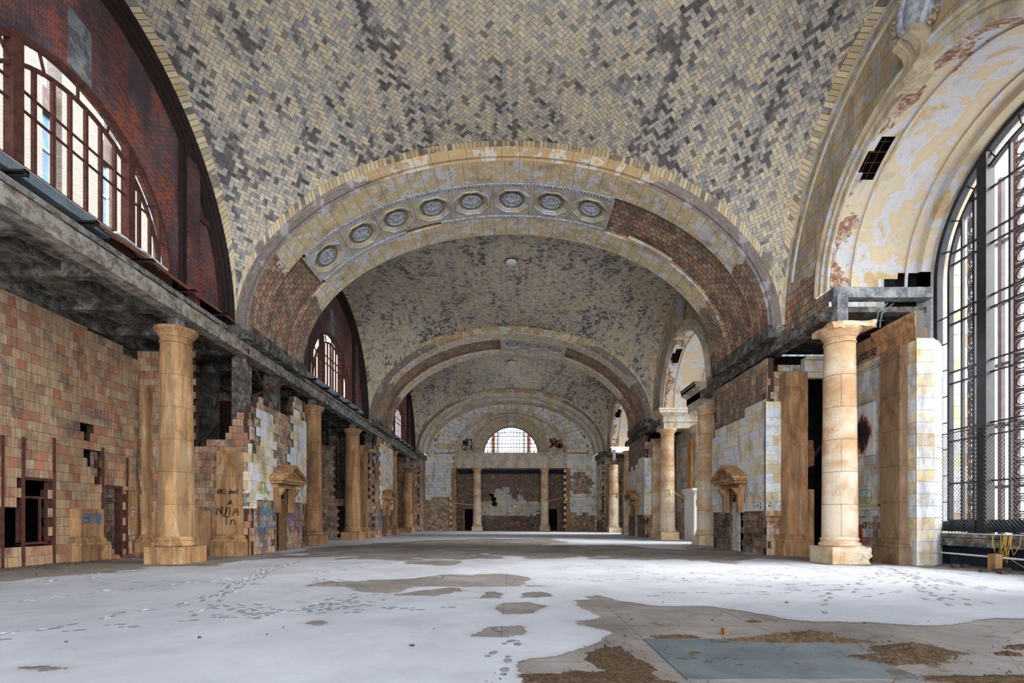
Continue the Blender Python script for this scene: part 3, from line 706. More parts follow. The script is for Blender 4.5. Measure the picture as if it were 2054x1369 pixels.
# ------------------------------------------------------------------ great transverse arches
def ell(th, a, h): return (a*math.cos(th), ZS+h*math.sin(th))
def ell_pts(a, h, n=120, t0=0.0, t1=PI): return [ell(t0+(t1-t0)*i/n, a, h) for i in range(n+1)]
def ell_len(pts):
    L = [0]
    for p, q in zip(pts, pts[1:]): L.append(L[-1]+math.hypot(q[0]-p[0], q[1]-p[1]))
    return L
def sweep(mb, prof, t0=0.0, t1=PI, n=120, flip=False, closed=False):
    """prof: list of (offset outward from the soffit ellipse, y)"""
    rows = []; us = []; base = ell_pts(RA, RH, n, t0, t1); L = ell_len(base); tot = L[-1]
    acc = [0]
    for p, q in zip(prof, prof[1:]): acc.append(acc[-1]+math.hypot(q[0]-p[0], q[1]-p[1]))
    off = ell_len(ell_pts(RA, RH, 60, 0, t0))[-1] if t0 > 0 else 0
    for i in range(n+1):
        th = t0+(t1-t0)*i/n; rows.append([(ell(th, RA+o, RH+o*(.56/.56))[0], y, ell(th, RA+o, RH+o)[1]) for o, y in prof]); us.append([(L[i]+off, a) for a in acc])
    mb.grid(rows, us, flip)
    if closed:
        for rr in (rows[0], rows[-1]): mb.face(rr, [(0, 0)]*len(rr))
def solid_strip(mb, o0, o1, y0, y1, t0, t1, n=60): sweep(mb, [(o0, y0), (o0, y1), (o1, y1), (o1, y0), (o0, y0)], t0, t1, n, closed=True)
def th_of_x(x, a=RA): return math.acos(max(-1, min(1, x/a)))
def great_arch(y0, y1, name, label, coffers, core_only=False):
    root = sempty(name, label); y = y0
    fo = VA-RA   # depth of the stepped face
    f = MB(); sweep(f, [(fo, y0), (.12, y0), (.12, y0+.12), (.0, y0+.12)]); sweep(f, [(0, y1-.02), (.0, y1), (fo, y1)])
    a = f.build('face_ring', M['archface'], root, smooth=30)
    m0, m1 = y0+1.55, y1-1.5
    g = MB(); sweep(g, [(0, y0+.12), (0, m0), (.12, m0)]); a = g.build('soffit_band', M['plaster'], root, smooth=30)
    g = MB(); sweep(g, [(.12, m1), (0, m1), (0, y1-.02)]); a = g.build('soffit_band', M['plaster'], root, smooth=30)
    g = MB(); sweep(g, [(.12, m0), (.26, m0), (.26, m1), (.12, m1)]); g.build('tile_core', M['core'], root, smooth=30)
    xs, ts = coffers; dth = ts
    if xs:
        w_ = 1.98; D = m1-m0
        th0 = th_of_x(xs[-1])-.5*w_/RA*1.02; th1 = th_of_x(xs[0])+.5*w_/RA*1.05
        for yy, sg in ((m0+.02, 1), (m1-.30, -1)):   # mouldings beside the coffers
            g = MB(); ms = [(.06, yy), (-.02, yy+.04), (-.02, yy+.12), (.03, yy+.15), (.01, yy+.2), (.05, yy+.27), (.12, yy+.28)]
            ga, gb = th_of_x(-3.5), th_of_x(-5.3); rng = [(th0, th1)] if sg > 0 or len(xs) < 5 else [(th0, ga), (gb, th1)]
            for ta, tb in rng: sweep(g, ms, ta, tb, 60)
            g.build('egg_moulding', M['carved'], root, smooth=30)
            g = MB(); n = int((th1-th0)*RA/.16)
            for i in range(n):
                t = th0+(th1-th0)*(i+.5)/n
                if len(rng) > 1 and ga < t < gb: continue
                X, Z = ell(t, RA-.0, RH-.0); c, s_ = math.cos(t), math.sin(t)
                r_ = .055; g.v += []; k = len(g.v)
                g.v += [(X+.05*c, yy+.11, Z+.05*s_), (X-s_*r_, yy+.16, Z+c*r_), (X-.06*c, yy+.16, Z-.06*s_), (X+s_*r_, yy+.16, Z-c*r_), (X+.04*c, yy+.24, Z+.04*s_)]
                g.f += [(k, k+1, k+2), (k, k+2, k+3), (k+4, k+2, k+1), (k+4, k+3, k+2)]
            g.build('egg_row', M['carved'], root)
        for cx_ in xs: coffer(root, cx_, m0+.29, m1-.30, w_)
        if len(xs) > 4:      # a stray run of rear moulding further right, and strips left over the tile
            g = MB(); sweep(g, [(.10, m1-.34), (-.03, m1-.30), (-.03, m1-.06), (.12, m1-.02)], th_of_x(8.3), th_of_x(6.1)); g.build('egg_moulding', M['mould'], root, smooth=30)
    return root
def xf(mb, Mx):
    mb.v = [tuple(Mx @ Vector(p)) for p in mb.v]; return mb
def coffer(root, x, y0, y1, w_):
    th = th_of_x(x); X, Z = ell(th, RA, RH)
    # local frame: X tangential, Y along hall, Z pointing out of the soffit into the room
    tx = Vector((-RA*math.sin(th), 0, RH*math.cos(th))).normalized(); nz = Vector((0, 1, 0)).cross(tx).normalized()
    if nz.z > 0: nz = -nz
    ty = nz.cross(tx)
    Mx = Matrix(((tx.x, ty.x, nz.x, X), (tx.y, ty.y, nz.y, (y0+y1)/2), (tx.z, ty.z, nz.z, Z), (0, 0, 0, 1)))
    H = (y1-y0)/2; W = w_/2-.01; mb = MB()
    def octo(r, z, sy=1.0): return [Vector((r*math.cos(PI/8+PI/4*i)/math.cos(PI/8), sy*r*math.sin(PI/8+PI/4*i)/math.cos(PI/8), z)) for i in range(8)]
    R0 = min(W-.1, H-.06)
    rings = [octo(R0, -.02), octo(R0, .03), octo(R0-.07, .03), octo(R0-.09, -.03), octo(R0-.16, -.03), octo(R0-.18, -.10), octo(R0-.26, -.10), octo(R0-.27, -.15)]
    sq = [Vector((W, H*.4, -.02)), Vector((W*.4, H, -.02)), Vector((-W*.4, H, -.02)), Vector((-W, H*.4, -.02)), Vector((-W, -H*.4, -.02)), Vector((-W*.4, -H, -.02)), Vector((W*.4, -H, -.02)), Vector((W, -H*.4, -.02))]
    o0 = rings[0]
    for i in range(8): mb.face([sq[i], sq[(i+1) % 8], o0[(i+1) % 8], o0[i]])
    for a, b in ((0, 1), (2, 3), (4, 5), (6, 7)):
        cx_ = math.copysign(W, (sq[a]+sq[b]).x); cy_ = math.copysign(H, (sq[a]+sq[b]).y); mb.face([sq[a], Vector((cx_, cy_, -.02)), sq[b]])
    for r in range(len(rings)-1):
        for i in range(8): mb.face([rings[r][i], rings[r][(i+1) % 8], rings[r+1][(i+1) % 8], rings[r+1][i]])
    mb.face(rings[-1])
    for sx in (-1, 1):   # dividing fillet, and edges down to the core
        mb.box(sx*W-.035, sx*W+.035, -H, H, -.3, .02); mb.box(sx*(W-.13)-.012, sx*(W-.13)+.012, -H, H, -.05, 0)
    c = xf(mb, Mx).build('octagonal_coffer', M['coffer'], root)
    # flutes round the rosette
    fl = MB(); rr = R0-.27
    for i in range(40):
        t = 2*PI*i/40; a, b = .44, min(rr, .60); d = Vector((math.cos(t), math.sin(t), 0)); e = Vector((-math.sin(t), math.cos(t), 0))*.022
        fl.face([d*a-e+Vector((0, 0, -.10)), d*a+e+Vector((0, 0, -.10)), d*b+e*1.4+Vector((0, 0, -.08)), d*b-e*1.4+Vector((0, 0, -.08))])
        for sg in (-1, 1): fl.face([d*a+e*sg+Vector((0, 0, -.10)), d*b+e*sg*1.4+Vector((0, 0, -.08)), d*b+e*sg*1.4+Vector((0, 0, -.15)), d*a+e*sg+Vector((0, 0, -.15))])
    xf(fl, Mx).build('fluted_ring', M['flute'], c)
    ro = MB(); seg = 32
    pr = [(.46, -.15), (.46, -.06), (.43, -.04), (.40, -.06), (.39, -.10), (.08, -.12)]
    P = [[(r*math.cos(2*PI*a/seg), r*math.sin(2*PI*a/seg), z) for a in range(seg+1)] for r, z in pr]; ro.grid(P)
    for ring, (n, r0, r1, wd, zz) in enumerate(((8, .10, .37, .10, -.05), (8, .06, .22, .07, -.01))):
        for i in range(n):
            t = 2*PI*(i+.5*ring)/n; d = Vector((math.cos(t), math.sin(t), 0)); e = Vector((-math.sin(t), math.cos(t), 0)); u = Vector((0, 0, 1))
            A = d*r0+u*(zz-.03); B = d*(r0*.4+r1*.6); Cc = d*r1+u*(zz-.05); ri = d*(r0*.35+r1*.65)+u*(zz+.01)
            L_, R_ = B-e*wd+u*(zz-.06), B+e*wd+u*(zz-.06)
            ro.face([A, L_, ri]); ro.face([L_, Cc, ri]); ro.face([Cc, R_, ri]); ro.face([R_, A, ri])
    P = [[(r*math.cos(2*PI*a/12), r*math.sin(2*PI*a/12), z) for a in range(13)] for r, z in ((.07, -.06), (.06, .0), (.03, .03), (0.001, .035))]; ro.grid(P)
    xf(ro, Mx).build('rosette', M['carved'], c)
great_arch(RY0, RY1, 'trim_1', 'nearest great transverse arch with eight rosette coffers', ([-8.87, -7.2, -5.5, -3.72, -1.83, .15, 2.06, 3.97], 0))
great_arch(RY0+S, RY1+S, 'trim_2', 'second great transverse arch with three rosette coffers', ([.15, 2.05, 3.95], 0))
# third arch against the end wall: face ring and a deep cream cove
r3 = sempty('trim_3', 'last great arch framing the pale end wall'); y3 = RY0+2*S
f = MB(); sweep(f, [(VA-RA, y3), (.18, y3), (.18, y3+.2)]); f.build('face_ring', M['archface'], r3, smooth=30)
f = MB(); sweep(f, [(.18, y3+.2), (.0, y3+.3), (-.10, y3+.6), (-.12, y3+1.2), (-.03, y3+1.8), (-.05, y3+2.2), (-.30, y3+2.4), (-.34, YEND+.2)]); f.build('cove', M['mould'], r3, smooth=30)
# ------------------------------------------------------------------ side walls of the bays
ORD = ['nearest', 'second', 'farthest']
def cpt(t, yc, zc, ry, rz): return (yc+ry*math.cos(t), zc+rz*math.sin(t))
def lun_strip(mb, x, yc, zc, r, zb, n=64, flip=False, bot=None):
    """wall between a round opening and the wall arch of the vault, on a plane x = const"""
    rows = []; us = []
    for i in range(n+1):
        t = PI*i/n; a = cpt(t, yc, zc, r, r); b = cpt(t, yc, ZS, BH, VH); row = []; u = []
        for q in (0, .25, .5, .75, 1.0):
            y = a[0]+(b[0]-a[0])*q; z = a[1]+(b[1]-a[1])*q; row.append((x, y, z)); u.append((y, z))
        rows.append(row); us.append(u)
    mb.grid(rows, us, flip)
    for s in (-1, 1):
        P = [(x, yc+s*r, zc), (x, yc+s*BH, ZS), (x, yc+s*BH, zb), (x, yc+s*r, zb)]
        mb.face(P, [(p[1], p[2]) for p in P])
def arch_sweep(mb, prof, yc, zc, t0=0.0, t1=PI, n=64, caps=False):
    """prof: (radius, x) pairs swept about (yc, zc) in the y-z plane"""
    rows = []; us = []; acc = [0]
    for p, q in zip(prof, prof[1:]): acc.append(acc[-1]+math.hypot(q[0]-p[0], q[1]-p[1]))
    for i in range(n+1):
        t = t0+(t1-t0)*i/n; rows.append([(x, yc+r*math.cos(t), zc+r*math.sin(t)) for r, x in prof]); us.append([(4.5*t, a) for a in acc])
    mb.grid(rows, us)
    if caps: mb.face(rows[0]); mb.face(rows[-1])
def left_lunette(k):
    yc = BC+S*k; X = -12.3; L = sempty('wall_left', ORD[k]+' sooty brick lunette wall above the left beam')
    mb = MB(); lun_strip(mb, X, yc, 10.28, 4.0, 9.3); mb.build('brickwork', M['brick'], L)
    mb = MB(); arch_sweep(mb, [(4.0, X), (4.0, X-.35)], yc, 10.28); mb.build('arch_reveal', M['brick'], L)
    mb = MB(); rows = []
    for i in range(61):
        t = PI*i/60; a = cpt(t, yc, ZS, BH, VH); b = cpt(t, yc, ZS, BH+.02, VH+.02); rows.append([(-VA+.02, a[0], a[1]), (X-.3, b[0], b[1]+.02)])
    mb.grid(rows); mb.build('vault_edge', M['black_steel'], L)
    # grey cement patch at the crown and brick pilasters
    mb = MB(); mb.prism([(yc-.42, 14.35), (yc+.38, 14.3), (yc+.36, 15.9), (yc-.4, 16.0)], 'x', X+.03, X); mb.build('cement_patch', M['conc_grey'], L, fix=True)
    for s in (-1, 1):
        mb = MB(); y = yc+s*4.95
        yy = (y-.35, y+.35); zt = ZS+VH*math.sqrt(1-((abs(y-yc)+.35)/BH)**2)
        mb.box(X, X+.22, yy[0], yy[1], 9.3, zt-.03); mb.build('brick_pilaster', M['brick'], L)
    # riveted steel: arch rib, uprights, horizontal channel
    st = thing('steel_arch_rib', ORD[k]+' black riveted steel arch framing the left brick lunette', 'steel arch', (0, yc, 0), 'steel arches round the brick lunettes')
    mb = MB()
    for ro, x0, x1 in ((.0, -11.86, -12.3), (.16, -12.0, -12.3), (.32, -12.12, -12.3)):
        rows = []
        for i in range(61):
            t = PI*i/60; c = lambda d: cpt(t, 0, ZS, BH-d, VH-d)
            p, q = c(ro), c(ro+.06); rows.append([(x0, *p), (x0, *q), (x1, *q), (x1, *p), (x0, *p)])
        mb.grid(rows)
    mb.build('flange', M['black_steel'], st, fix=True)
    for s in (-1, 1):
        y = s*4.45; zt = ZS+VH*math.sqrt(1-((abs(y)+.1)/BH)**2)-.2; mb = MB()
        mb.box(X, X+.16, y-.13, y-.10, 9.3, zt); mb.box(X, X+.16, y+.10, y+.13, 9.3, zt); mb.box(X+.06, X+.09, y-.1, y+.1, 9.3, zt)
        mb.build('upright', M['black_steel'], st)
        mb = MB(); a, b = (5.3, 6.35) if s > 0 else (-6.35, -5.3); mb.box(X, X+.10, a, b, 13.55, 13.62); mb.box(X+.08, X+.11, a, b, 13.45, 13.7); mb.build('channel', M['rust'], st)
    # window
    wn = sempty('window_%d' % (1+k), ORD[k]+' arched steel window without glass in the brick lunette')
    m = M['rust']; xw = X-.06; zc = 10.28; zb = 10.55
    mb = MB(); P = lambda r, t: (xw, yc+r*math.cos(t), zc+r*math.sin(t))
    mb.bar([P(3.93, PI*i/48) for i in range(49)], .16, (1, 0, 0), .14); mb.build('outer_arch_frame', m, wn)
    mb = MB(); mb.bar([P(3.35, PI*i/48) for i in range(49)], .09, (1, 0, 0), .10); mb.build('inner_arch_frame', m, wn)
    for i in range(1, 10):
        t = PI*i/10; mb = MB(); mb.bar([P(3.35, t), P(3.9, t)], .06, (1, 0, 0), .06); mb.build('spoke', m, wn)
    mb = MB(); mb.bar([(xw, yc-3.9, zb), (xw, yc+3.9, zb)], .12, (1, 0, 0), .12)
    for z in (12.05, 12.55): 
        q = math.sqrt(3.35**2-(z-zc)**2); mb.bar([(xw, yc-q, z), (xw, yc+q, z)], .05, (1, 0, 0), .06)
    mb.build('crossbar', m, wn)
    for y in [-1.9, 1.9]:
        mb = MB(); zt = zc+math.sqrt(3.9**2-y*y)
        mb.box(xw-.12, xw+.12, yc+y-.13, yc+y+.13, zb-.25, zt); mb.box(xw+.12, xw+.15, yc+y-.14, yc+y+.14, zb-.25, zt-.05); mb.build('heavy_mullion', m, wn)
    for y in [-3.35, -2.9, -2.4, -1.35, -.8, -.27, .27, .8, 1.35, 2.4, 2.9, 3.35]:
        r_ = 3.35 if abs(y) < 3 else 3.9
        mb = MB(); zt = zc+math.sqrt(r_**2-y*y); mb.box(xw-.04, xw+.05, yc+y-.045, yc+y+.045, zb, zt); mb.build('mullion', m, wn)
for k in range(3): left_lunette(k)

def right_lunette(k):
    yc = BC+S*k; X = 11.95; zc = 10.1
    L = sempty('wall_right', ORD[k]+' plastered lunette wall round the right-hand arch')
    mb = MB(); lun_strip(mb, X, yc, zc, 5.05, 9.3); mb.build('facing', M['lunette'], L)
    mb = MB(); rows = []
    for i in range(61):
        t = PI*i/60; a = cpt(t, yc, ZS, BH, VH); rows.append([(VA-.02, *a), (X+.05, *a)])
    mb.grid(rows); mb.build('vault_edge', M['mould'], L)
    mb = MB(); arch_sweep(mb, [(5.05, X), (5.05, X-.10), (4.98, X-.14), (4.90, X-.10), (4.88, X-.05), (4.78, X-.05), (4.74, X-.1), (4.62, X-.12), (4.58, X-.04), (4.38, X-.03), (4.36, X-.07), (4.30, X-.05), (4.28, X+.02)], yc, zc); mb.build('arch_moulding', M['mould'], L, smooth=35)
    mb = MB(); n = 64
    for s in (-1, 1):
        P = [(X, yc+s*4.28, zc), (X, yc+s*5.05, zc), (X, yc+s*5.05, 9.3), (X, yc+s*4.28, 9.3)]; mb.face(P, [(p[1], p[2]) for p in P])
    mb.build('arch_foot', M['core'], L)
    # outer raised panel frame on the ochre band
    mb = MB(); rows = []
    for i in range(61):
        t = .22+(PI-.44)*i/60; rows.append([(X-xo, *cpt(t, yc, ZS, BH-ro, VH-ro)) for ro, xo in ((.35, 0), (.37, .05), (.46, .05), (.5, 0))])
    mb.grid(rows); mb.build('panel_bead', M['mould'], L)
    # barrel reveal
    R = sempty('ceiling', ORD[k]+' deep peeling plaster reveal vault running to the right window')
    mb = MB(); rows = []; us = []; nt_ = 64; xs = [X, 12.15, 12.35, 12.6, 13.2, 13.8, 14.5, 15.2, 15.25, 15.6]
    rr = lambda x: 4.30 if x < 15.21 else 4.16
    for i in range(nt_+1):
        t = PI*i/nt_; rows.append([(x, yc+rr(x)*math.cos(t), zc+rr(x)*math.sin(t)) for x in xs]); us.append([(4.3*t, x) for x in xs])
    k0 = len(mb.v)
    for i in range(nt_):
        for j in range(len(xs)-1):
            t = (i+.5)/nt_*180
            if 48 < t < 64 and 1 <= j <= 2 or (50 < t < 60 and j == 0) or (t < 9 and j >= 6) or (t < 5 and j == 5): continue
            a = [rows[i][j], rows[i+1][j], rows[i+1][j+1], rows[i][j+1]]; mb.face(a, [us[i][j], us[i+1][j], us[i+1][j+1], us[i][j+1]])
    o = mb.build('reveal_vault', M['reveal'], R)
    bm = bmesh.new(); bm.from_mesh(o.data); bmesh.ops.remove_doubles(bm, verts=bm.verts, dist=1e-4); bm.to_mesh(o.data); bm.free()
    mb = MB()      # raised framing on the soffit
    for x0, x1 in ((12.75, 12.85), (14.75, 14.85)):
        rows = []
        for i in range(65):
            t = PI*i/64; rows.append([(x, yc+(4.3-d)*math.cos(t), zc+(4.3-d)*math.sin(t)) for x, d in ((x0, 0), (x0, .05), (x1, .05), (x1, 0))])
        mb.grid(rows)
    mb.build('soffit_bead', M['reveal'], R)
    # cavity lined near-black in place of its shade, rebar behind the hole
    mb = MB(); t0, t1 = math.radians(45), math.radians(67); rows = []
    for i in range(9):
        t = t0+(t1-t0)*i/8; rows.append([(x, yc+r*math.cos(t), zc+r*math.sin(t)) for x, r in ((X+.06, 4.36), (X+.06, 5.0), (12.75, 5.0), (12.75, 4.32))])
    mb.grid(rows); mb.face(rows[0]); mb.face(rows[-1]); mb.build('cavity', M['dark'], R)
    mb = MB(); mb.box(14.4, 15.58, yc+4.75, yc+4.8, 8.0, 11.1); mb.box(14.4, 15.58, yc+4.3, yc+4.8, 11.0, 11.1); mb.box(14.38, 14.42, yc+4.3, yc+4.8, 9.9, 11.1); mb.build('cavity', M['dark'], R)
    mb = MB()
    for t in (50, 54, 58, 62):
        t = math.radians(t); mb.tube([(X+.05, yc+4.42*math.cos(t), zc+4.42*math.sin(t)), (12.7, yc+4.42*math.cos(t), zc+4.42*math.sin(t))], .012, 6)
    for x in (12.15, 12.4): mb.tube([(x, yc+4.42*math.cos(math.radians(t)), zc+4.42*math.sin(math.radians(t))) for t in range(46, 67, 4)], .012, 6)
    mb.build('rebar_grid', M['rust'], R)
    # outer wall with the tall window opening
    W = sempty('wall_right', ORD[k]+' outer wall around the tall right-hand window')
    mb = MB(); rows = []; rw = 4.12
    for i in range(65):
        t = PI*i/64; a = (yc+rw*math.cos(t), 10.2+rw*math.sin(t)); m_ = max(abs(math.cos(t))/5.0, abs(math.sin(t))/6.0); b = (yc+math.cos(t)/m_, 10.2+math.sin(t)/m_)
        rows.append([(15.6, *a), (15.6, *b)])
    mb.grid(rows); rows = [[(15.6, yc+rw*math.cos(PI*i/64), 10.2+rw*math.sin(PI*i/64)), (16.2, yc+rw*math.cos(PI*i/64), 10.2+rw*math.sin(PI*i/64))] for i in range(65)]; mb.grid(rows)
    mb.build('window_surround', M['mould'], W)
    mb = MB(); y0, y1 = yc+rw, yc+S-rw
    mb.box(15.6, 16.2, y0, y1, 0, 16.2)
    if k == 0: mb.box(15.6, 16.2, -9, yc-rw, 0, 18.2)
    mb.build('solid_wall', M['ashlar_dirty'], W)
    mb = MB()   # roof over the side bay so that daylight only comes by the window
    mb.box(12.0, 16.2, yc-5.1, yc+5.1, 16.2, 16.4); mb.build('side_roof', M['dark'], W)
    # window
    wn = sempty('window_%d' % (4+k), ORD[k]+' tall arched steel window on the right with chain-link screen'); m = M['steel']; xw = 15.8; z0 = 1.15
    def P(r, t): return (xw, yc+r*math.cos(t), 10.2+r*math.sin(t))
    for nm, r, wd, dp in (('outer_frame', 4.02, .16, .22), ('inner_frame', 3.5, .09, .16)):
        mb = MB(); mb.bar([(xw, yc+r, z0)]+[P(r, PI*i/48) for i in range(49)]+[(xw, yc-r, z0)], wd, (1, 0, 0), dp); mb.build(nm, m, wn)
    mb = MB()
    for i in range(1, 12): mb.bar([P(3.5, PI*i/12), P(4.0, PI*i/12)], .04, (1, 0, 0), .06)
    for s in (-1, 1):
        for q in range(8): z = 2.2+q*.95; mb.bar([(xw, yc+s*3.5, z), (xw, yc+s*4.0, z)], .035, (1, 0, 0), .05)
    mb.build('margin_bars', m, wn)
    for y in (-2.05, 2.05):
        mb = MB(); zt = 10.2+math.sqrt(3.95**2-y*y); mb.box(xw-.2, xw+.1, yc+y-.12, yc+y+.12, z0-.1, zt); mb.box(xw-.24, xw-.2, yc+y-.17, yc+y+.17, z0-.1, zt-.1)
        mb.build('heavy_mullion', m, wn)
    for y in (-3.0, -2.55, -1.3, -.65, 0, .65, 1.3, 2.55, 3.0):
        mb = MB(); zt = 10.2+math.sqrt(3.5**2-y*y); wd = .05 if abs(y) in (2.55, .65) else .035
        mb.box(xw-.05, xw+.04, yc+y-wd, yc+y+wd, z0, zt); mb.build('mullion', m, wn)
    for z in (1.55, 2.85, 4.35, 4.75, 6.4, 6.8, 8.5, 8.9, 10.6, 11.0, 12.4):
        q = 3.5 if z < 10.2 else math.sqrt(3.5**2-(z-10.2)**2)
        mb = MB(); mb.bar([(xw, yc-q, z), (xw, yc+q, z)], .06 if z < 3 else .045, (1, 0, 0), .09); mb.build('crossbar', m, wn)
    mb = MB(); p = .13; z0c, z1c = 1.05, 4.6; H = z1c-z0c
    for s in (-1, 1):
        n = int((8.2+H)/p)
        for i in range(n):
            a = -4.1-H+i*p if s > 0 else -4.1+i*p
            y_a, z_a, y_b, z_b = a, z0c, a+s*H, z1c
            lo, hi = -4.05, 4.05
            if s > 0:
                if y_a < lo: z_a += lo-y_a; y_a = lo
                if y_b > hi: z_b -= y_b-hi; y_b = hi
            else:
                if y_a > hi: z_a += y_a-hi; y_a = hi
                if y_b < lo: z_b -= lo-y_b; y_b = lo
            if z_b-z_a > .05: mb.bar([(xw-.3, yc+y_a, z_a), (xw-.3, yc+y_b, z_b)], .010, (1, 0, 0), .010)
    for z in (z0c, z1c): mb.tube([(xw-.3, yc-4.1, z), (xw-.3, yc+4.1, z)], .02, 6)
    mb.build('chain_link_mesh', M['steel'], wn)
    mb = MB(); mb.box(15.3, 15.9, yc-4.1, yc+4.1, .95, 1.1); mb.box(15.3, 15.38, yc-4.1, yc+4.1, .68, .97); mb.build('sill_beam', M['conc_dark'], wn)
    mb = MB(); mb.box(15.86, 15.92, yc-4.1, yc+4.1, 0, .95)
    for y in (-3.8, -2.1, -.3, 1.5, 3.3): mb.box(15.7, 15.86, yc+y-.1, yc+y+.1, 0, .95)
    mb.build('sill_panel', M['navy'], wn)
    mb = MB(); mb.box(15.3, 15.7, yc-4.1, yc+4.1, 1.1, 1.115); mb.build('snow_on_sill', M['snowtop'], wn)
    mb = MB(); mb.box(15.84, 15.86, yc-4.0, yc+4.0, 1.16, 1.52); mb.build('bottom_panel', M['navy'], wn)
for k in range(3): right_lunette(k)
def cartouche(k):
    yc = BC+S*k; t = thing('cartouche_keystone', ['nearest', 'second', 'farthest'][k]+' carved oval cartouche over a scrolled keystone on the right-hand arch', 'cartouche', (11.95, yc, 14.2), 'scrolled cartouches over the right arches')
    # scroll bracket, profile in x-z, extruded in y
    pr = []
    def sp(cx, cz, r0, r1, a0, a1, n=14): return [(cx+(r0+(r1-r0)*i/n)*math.cos(a0+(a1-a0)*i/n), cz+(r0+(r1-r0)*i/n)*math.sin(a0+(a1-a0)*i/n)) for i in range(n+1)]
    pr = [(0.1, -.08)]+sp(-.40, .06, .17, .17, -PI/2, -PI*1.2, 8)+[(-.42, .28), (-.30, .5), (-.26, .7), (-.32, .9), (-.46, 1.05)]+sp(-.46, 1.2, .15, .15, -PI*.75, -PI*1.5, 8)+[(.1, 1.42)]
    for s in (-1, 1):
        mb = MB(); mb.prism(pr, 'y', s*.22-.11, s*.22+.11); mb.build('scroll', M['carved_cream'], t, fix=True, smooth=30)
    mb = MB(); q = [(x*.82+.02 if x < 0 else x, z) for x, z in pr]; mb.prism(q, 'y', -.14, .14); mb.build('bracket_face', M['carved_cream'], t, fix=True, smooth=30)
    mb = MB(); mb.tube([(-.42, -.42, .04), (-.44, 0, 0), (-.42, .42, .04)], .15, 12); mb.build('roll', M['carved_cream'], t, smooth=30)
    # oval
    mb = MB(); rows = []
    def E(r, zr, x): return [(x, r*math.cos(2*PI*i/36), 2.15+zr*math.sin(2*PI*i/36)) for i in range(37)]
    for r, zr, x in ((.62, .85, 0), (.62, .85, -.22), (.56, .79, -.30), (.48, .70, -.30), (.43, .64, -.22), (.36, .56, -.26), (.2, .3, -.34), (.001, .001, -.36)): rows.append(E(r, zr, x))
    mb.grid(rows); mb.build('oval_boss', M['carved'], t, smooth=40)
    # leaves
    R = random.Random(k+3); mb = MB()
    for i in range(26):
        a = 2*PI*i/26; ry, rz = .74+.08*math.sin(5*a), .98+.07*math.cos(4*a)
        cy, cz = ry*math.cos(a), 2.15+rz*math.sin(a)
        if cz < 1.4 and abs(cy) < .3: continue
        for j in range(3):
            aa = a+R.uniform(-.7, .7); d = Vector((0, math.cos(aa), math.sin(aa))); e = Vector((0, -d.z, d.y)); o = Vector((-.05-.05*j, cy, cz)); ln = R.uniform(.16, .28)
            tip = o+d*ln+Vector((-.04, 0, 0)); l = o+d*ln*.5+e*.08; r_ = o+d*ln*.5-e*.08; rid = o+d*ln*.55+Vector((-.12, 0, 0))
            for q in ((o, l, rid), (l, tip, rid), (tip, r_, rid), (r_, o, rid)): mb.face(q)
    for s in (-1, 1):
        for cz, cr in ((1.35, .13), (3.0, .12)):
            mb.tube([(-.12, s*(.55+(cr*(1-j/18))*math.cos(j*.6)), cz+cr*(1-j/18)*math.sin(j*.6)) for j in range(18)], .04, 6)
    mb.build('leaf_garland', M['carved_cream'], t)
for k in range(3): cartouche(k)
# ------------------------------------------------------------------ columns, pilasters, beams
def rough_box(mb, x0, x1, y0, y1, z0, z1, amp=.05, n=8, seed=0, side=None):
    """box with a broken surface; side: only where side(x, y, z) is true"""
    def disp(p):
        v = Vector(p); d = Vector((fb(v.x*2.2+seed, v.y*2.2, v.z*2.2, 4), fb(v.y*2.2+9, v.z*2.2+seed, v.x*2.2, 4), fb(v.z*2.2, v.x*2.2+5+seed, v.y*2.2, 4)))
        k = 1.0 if side is None else side(*p)
        return v+d*amp*2*k
    L = lambda a, b, t: a+(b-a)*t
    R = [i/n for i in range(n+1)]
    fc = [lambda a, b: (L(x0,x1,a), y0, L(z0,z1,b)), lambda a, b: (L(x1,x0,a), y1, L(z0,z1,b)), lambda a, b: (x1, L(y0,y1,a), L(z0,z1,b)),
          lambda a, b: (x0, L(y1,y0,a), L(z0,z1,b)), lambda a, b: (L(x0,x1,a), L(y0,y1,b), z1), lambda a, b: (L(x0,x1,a), L(y1,y0,b), z0)]
    for f in fc: mb.grid([[disp(f(a, b)) for b in R] for a in R], flip=True)
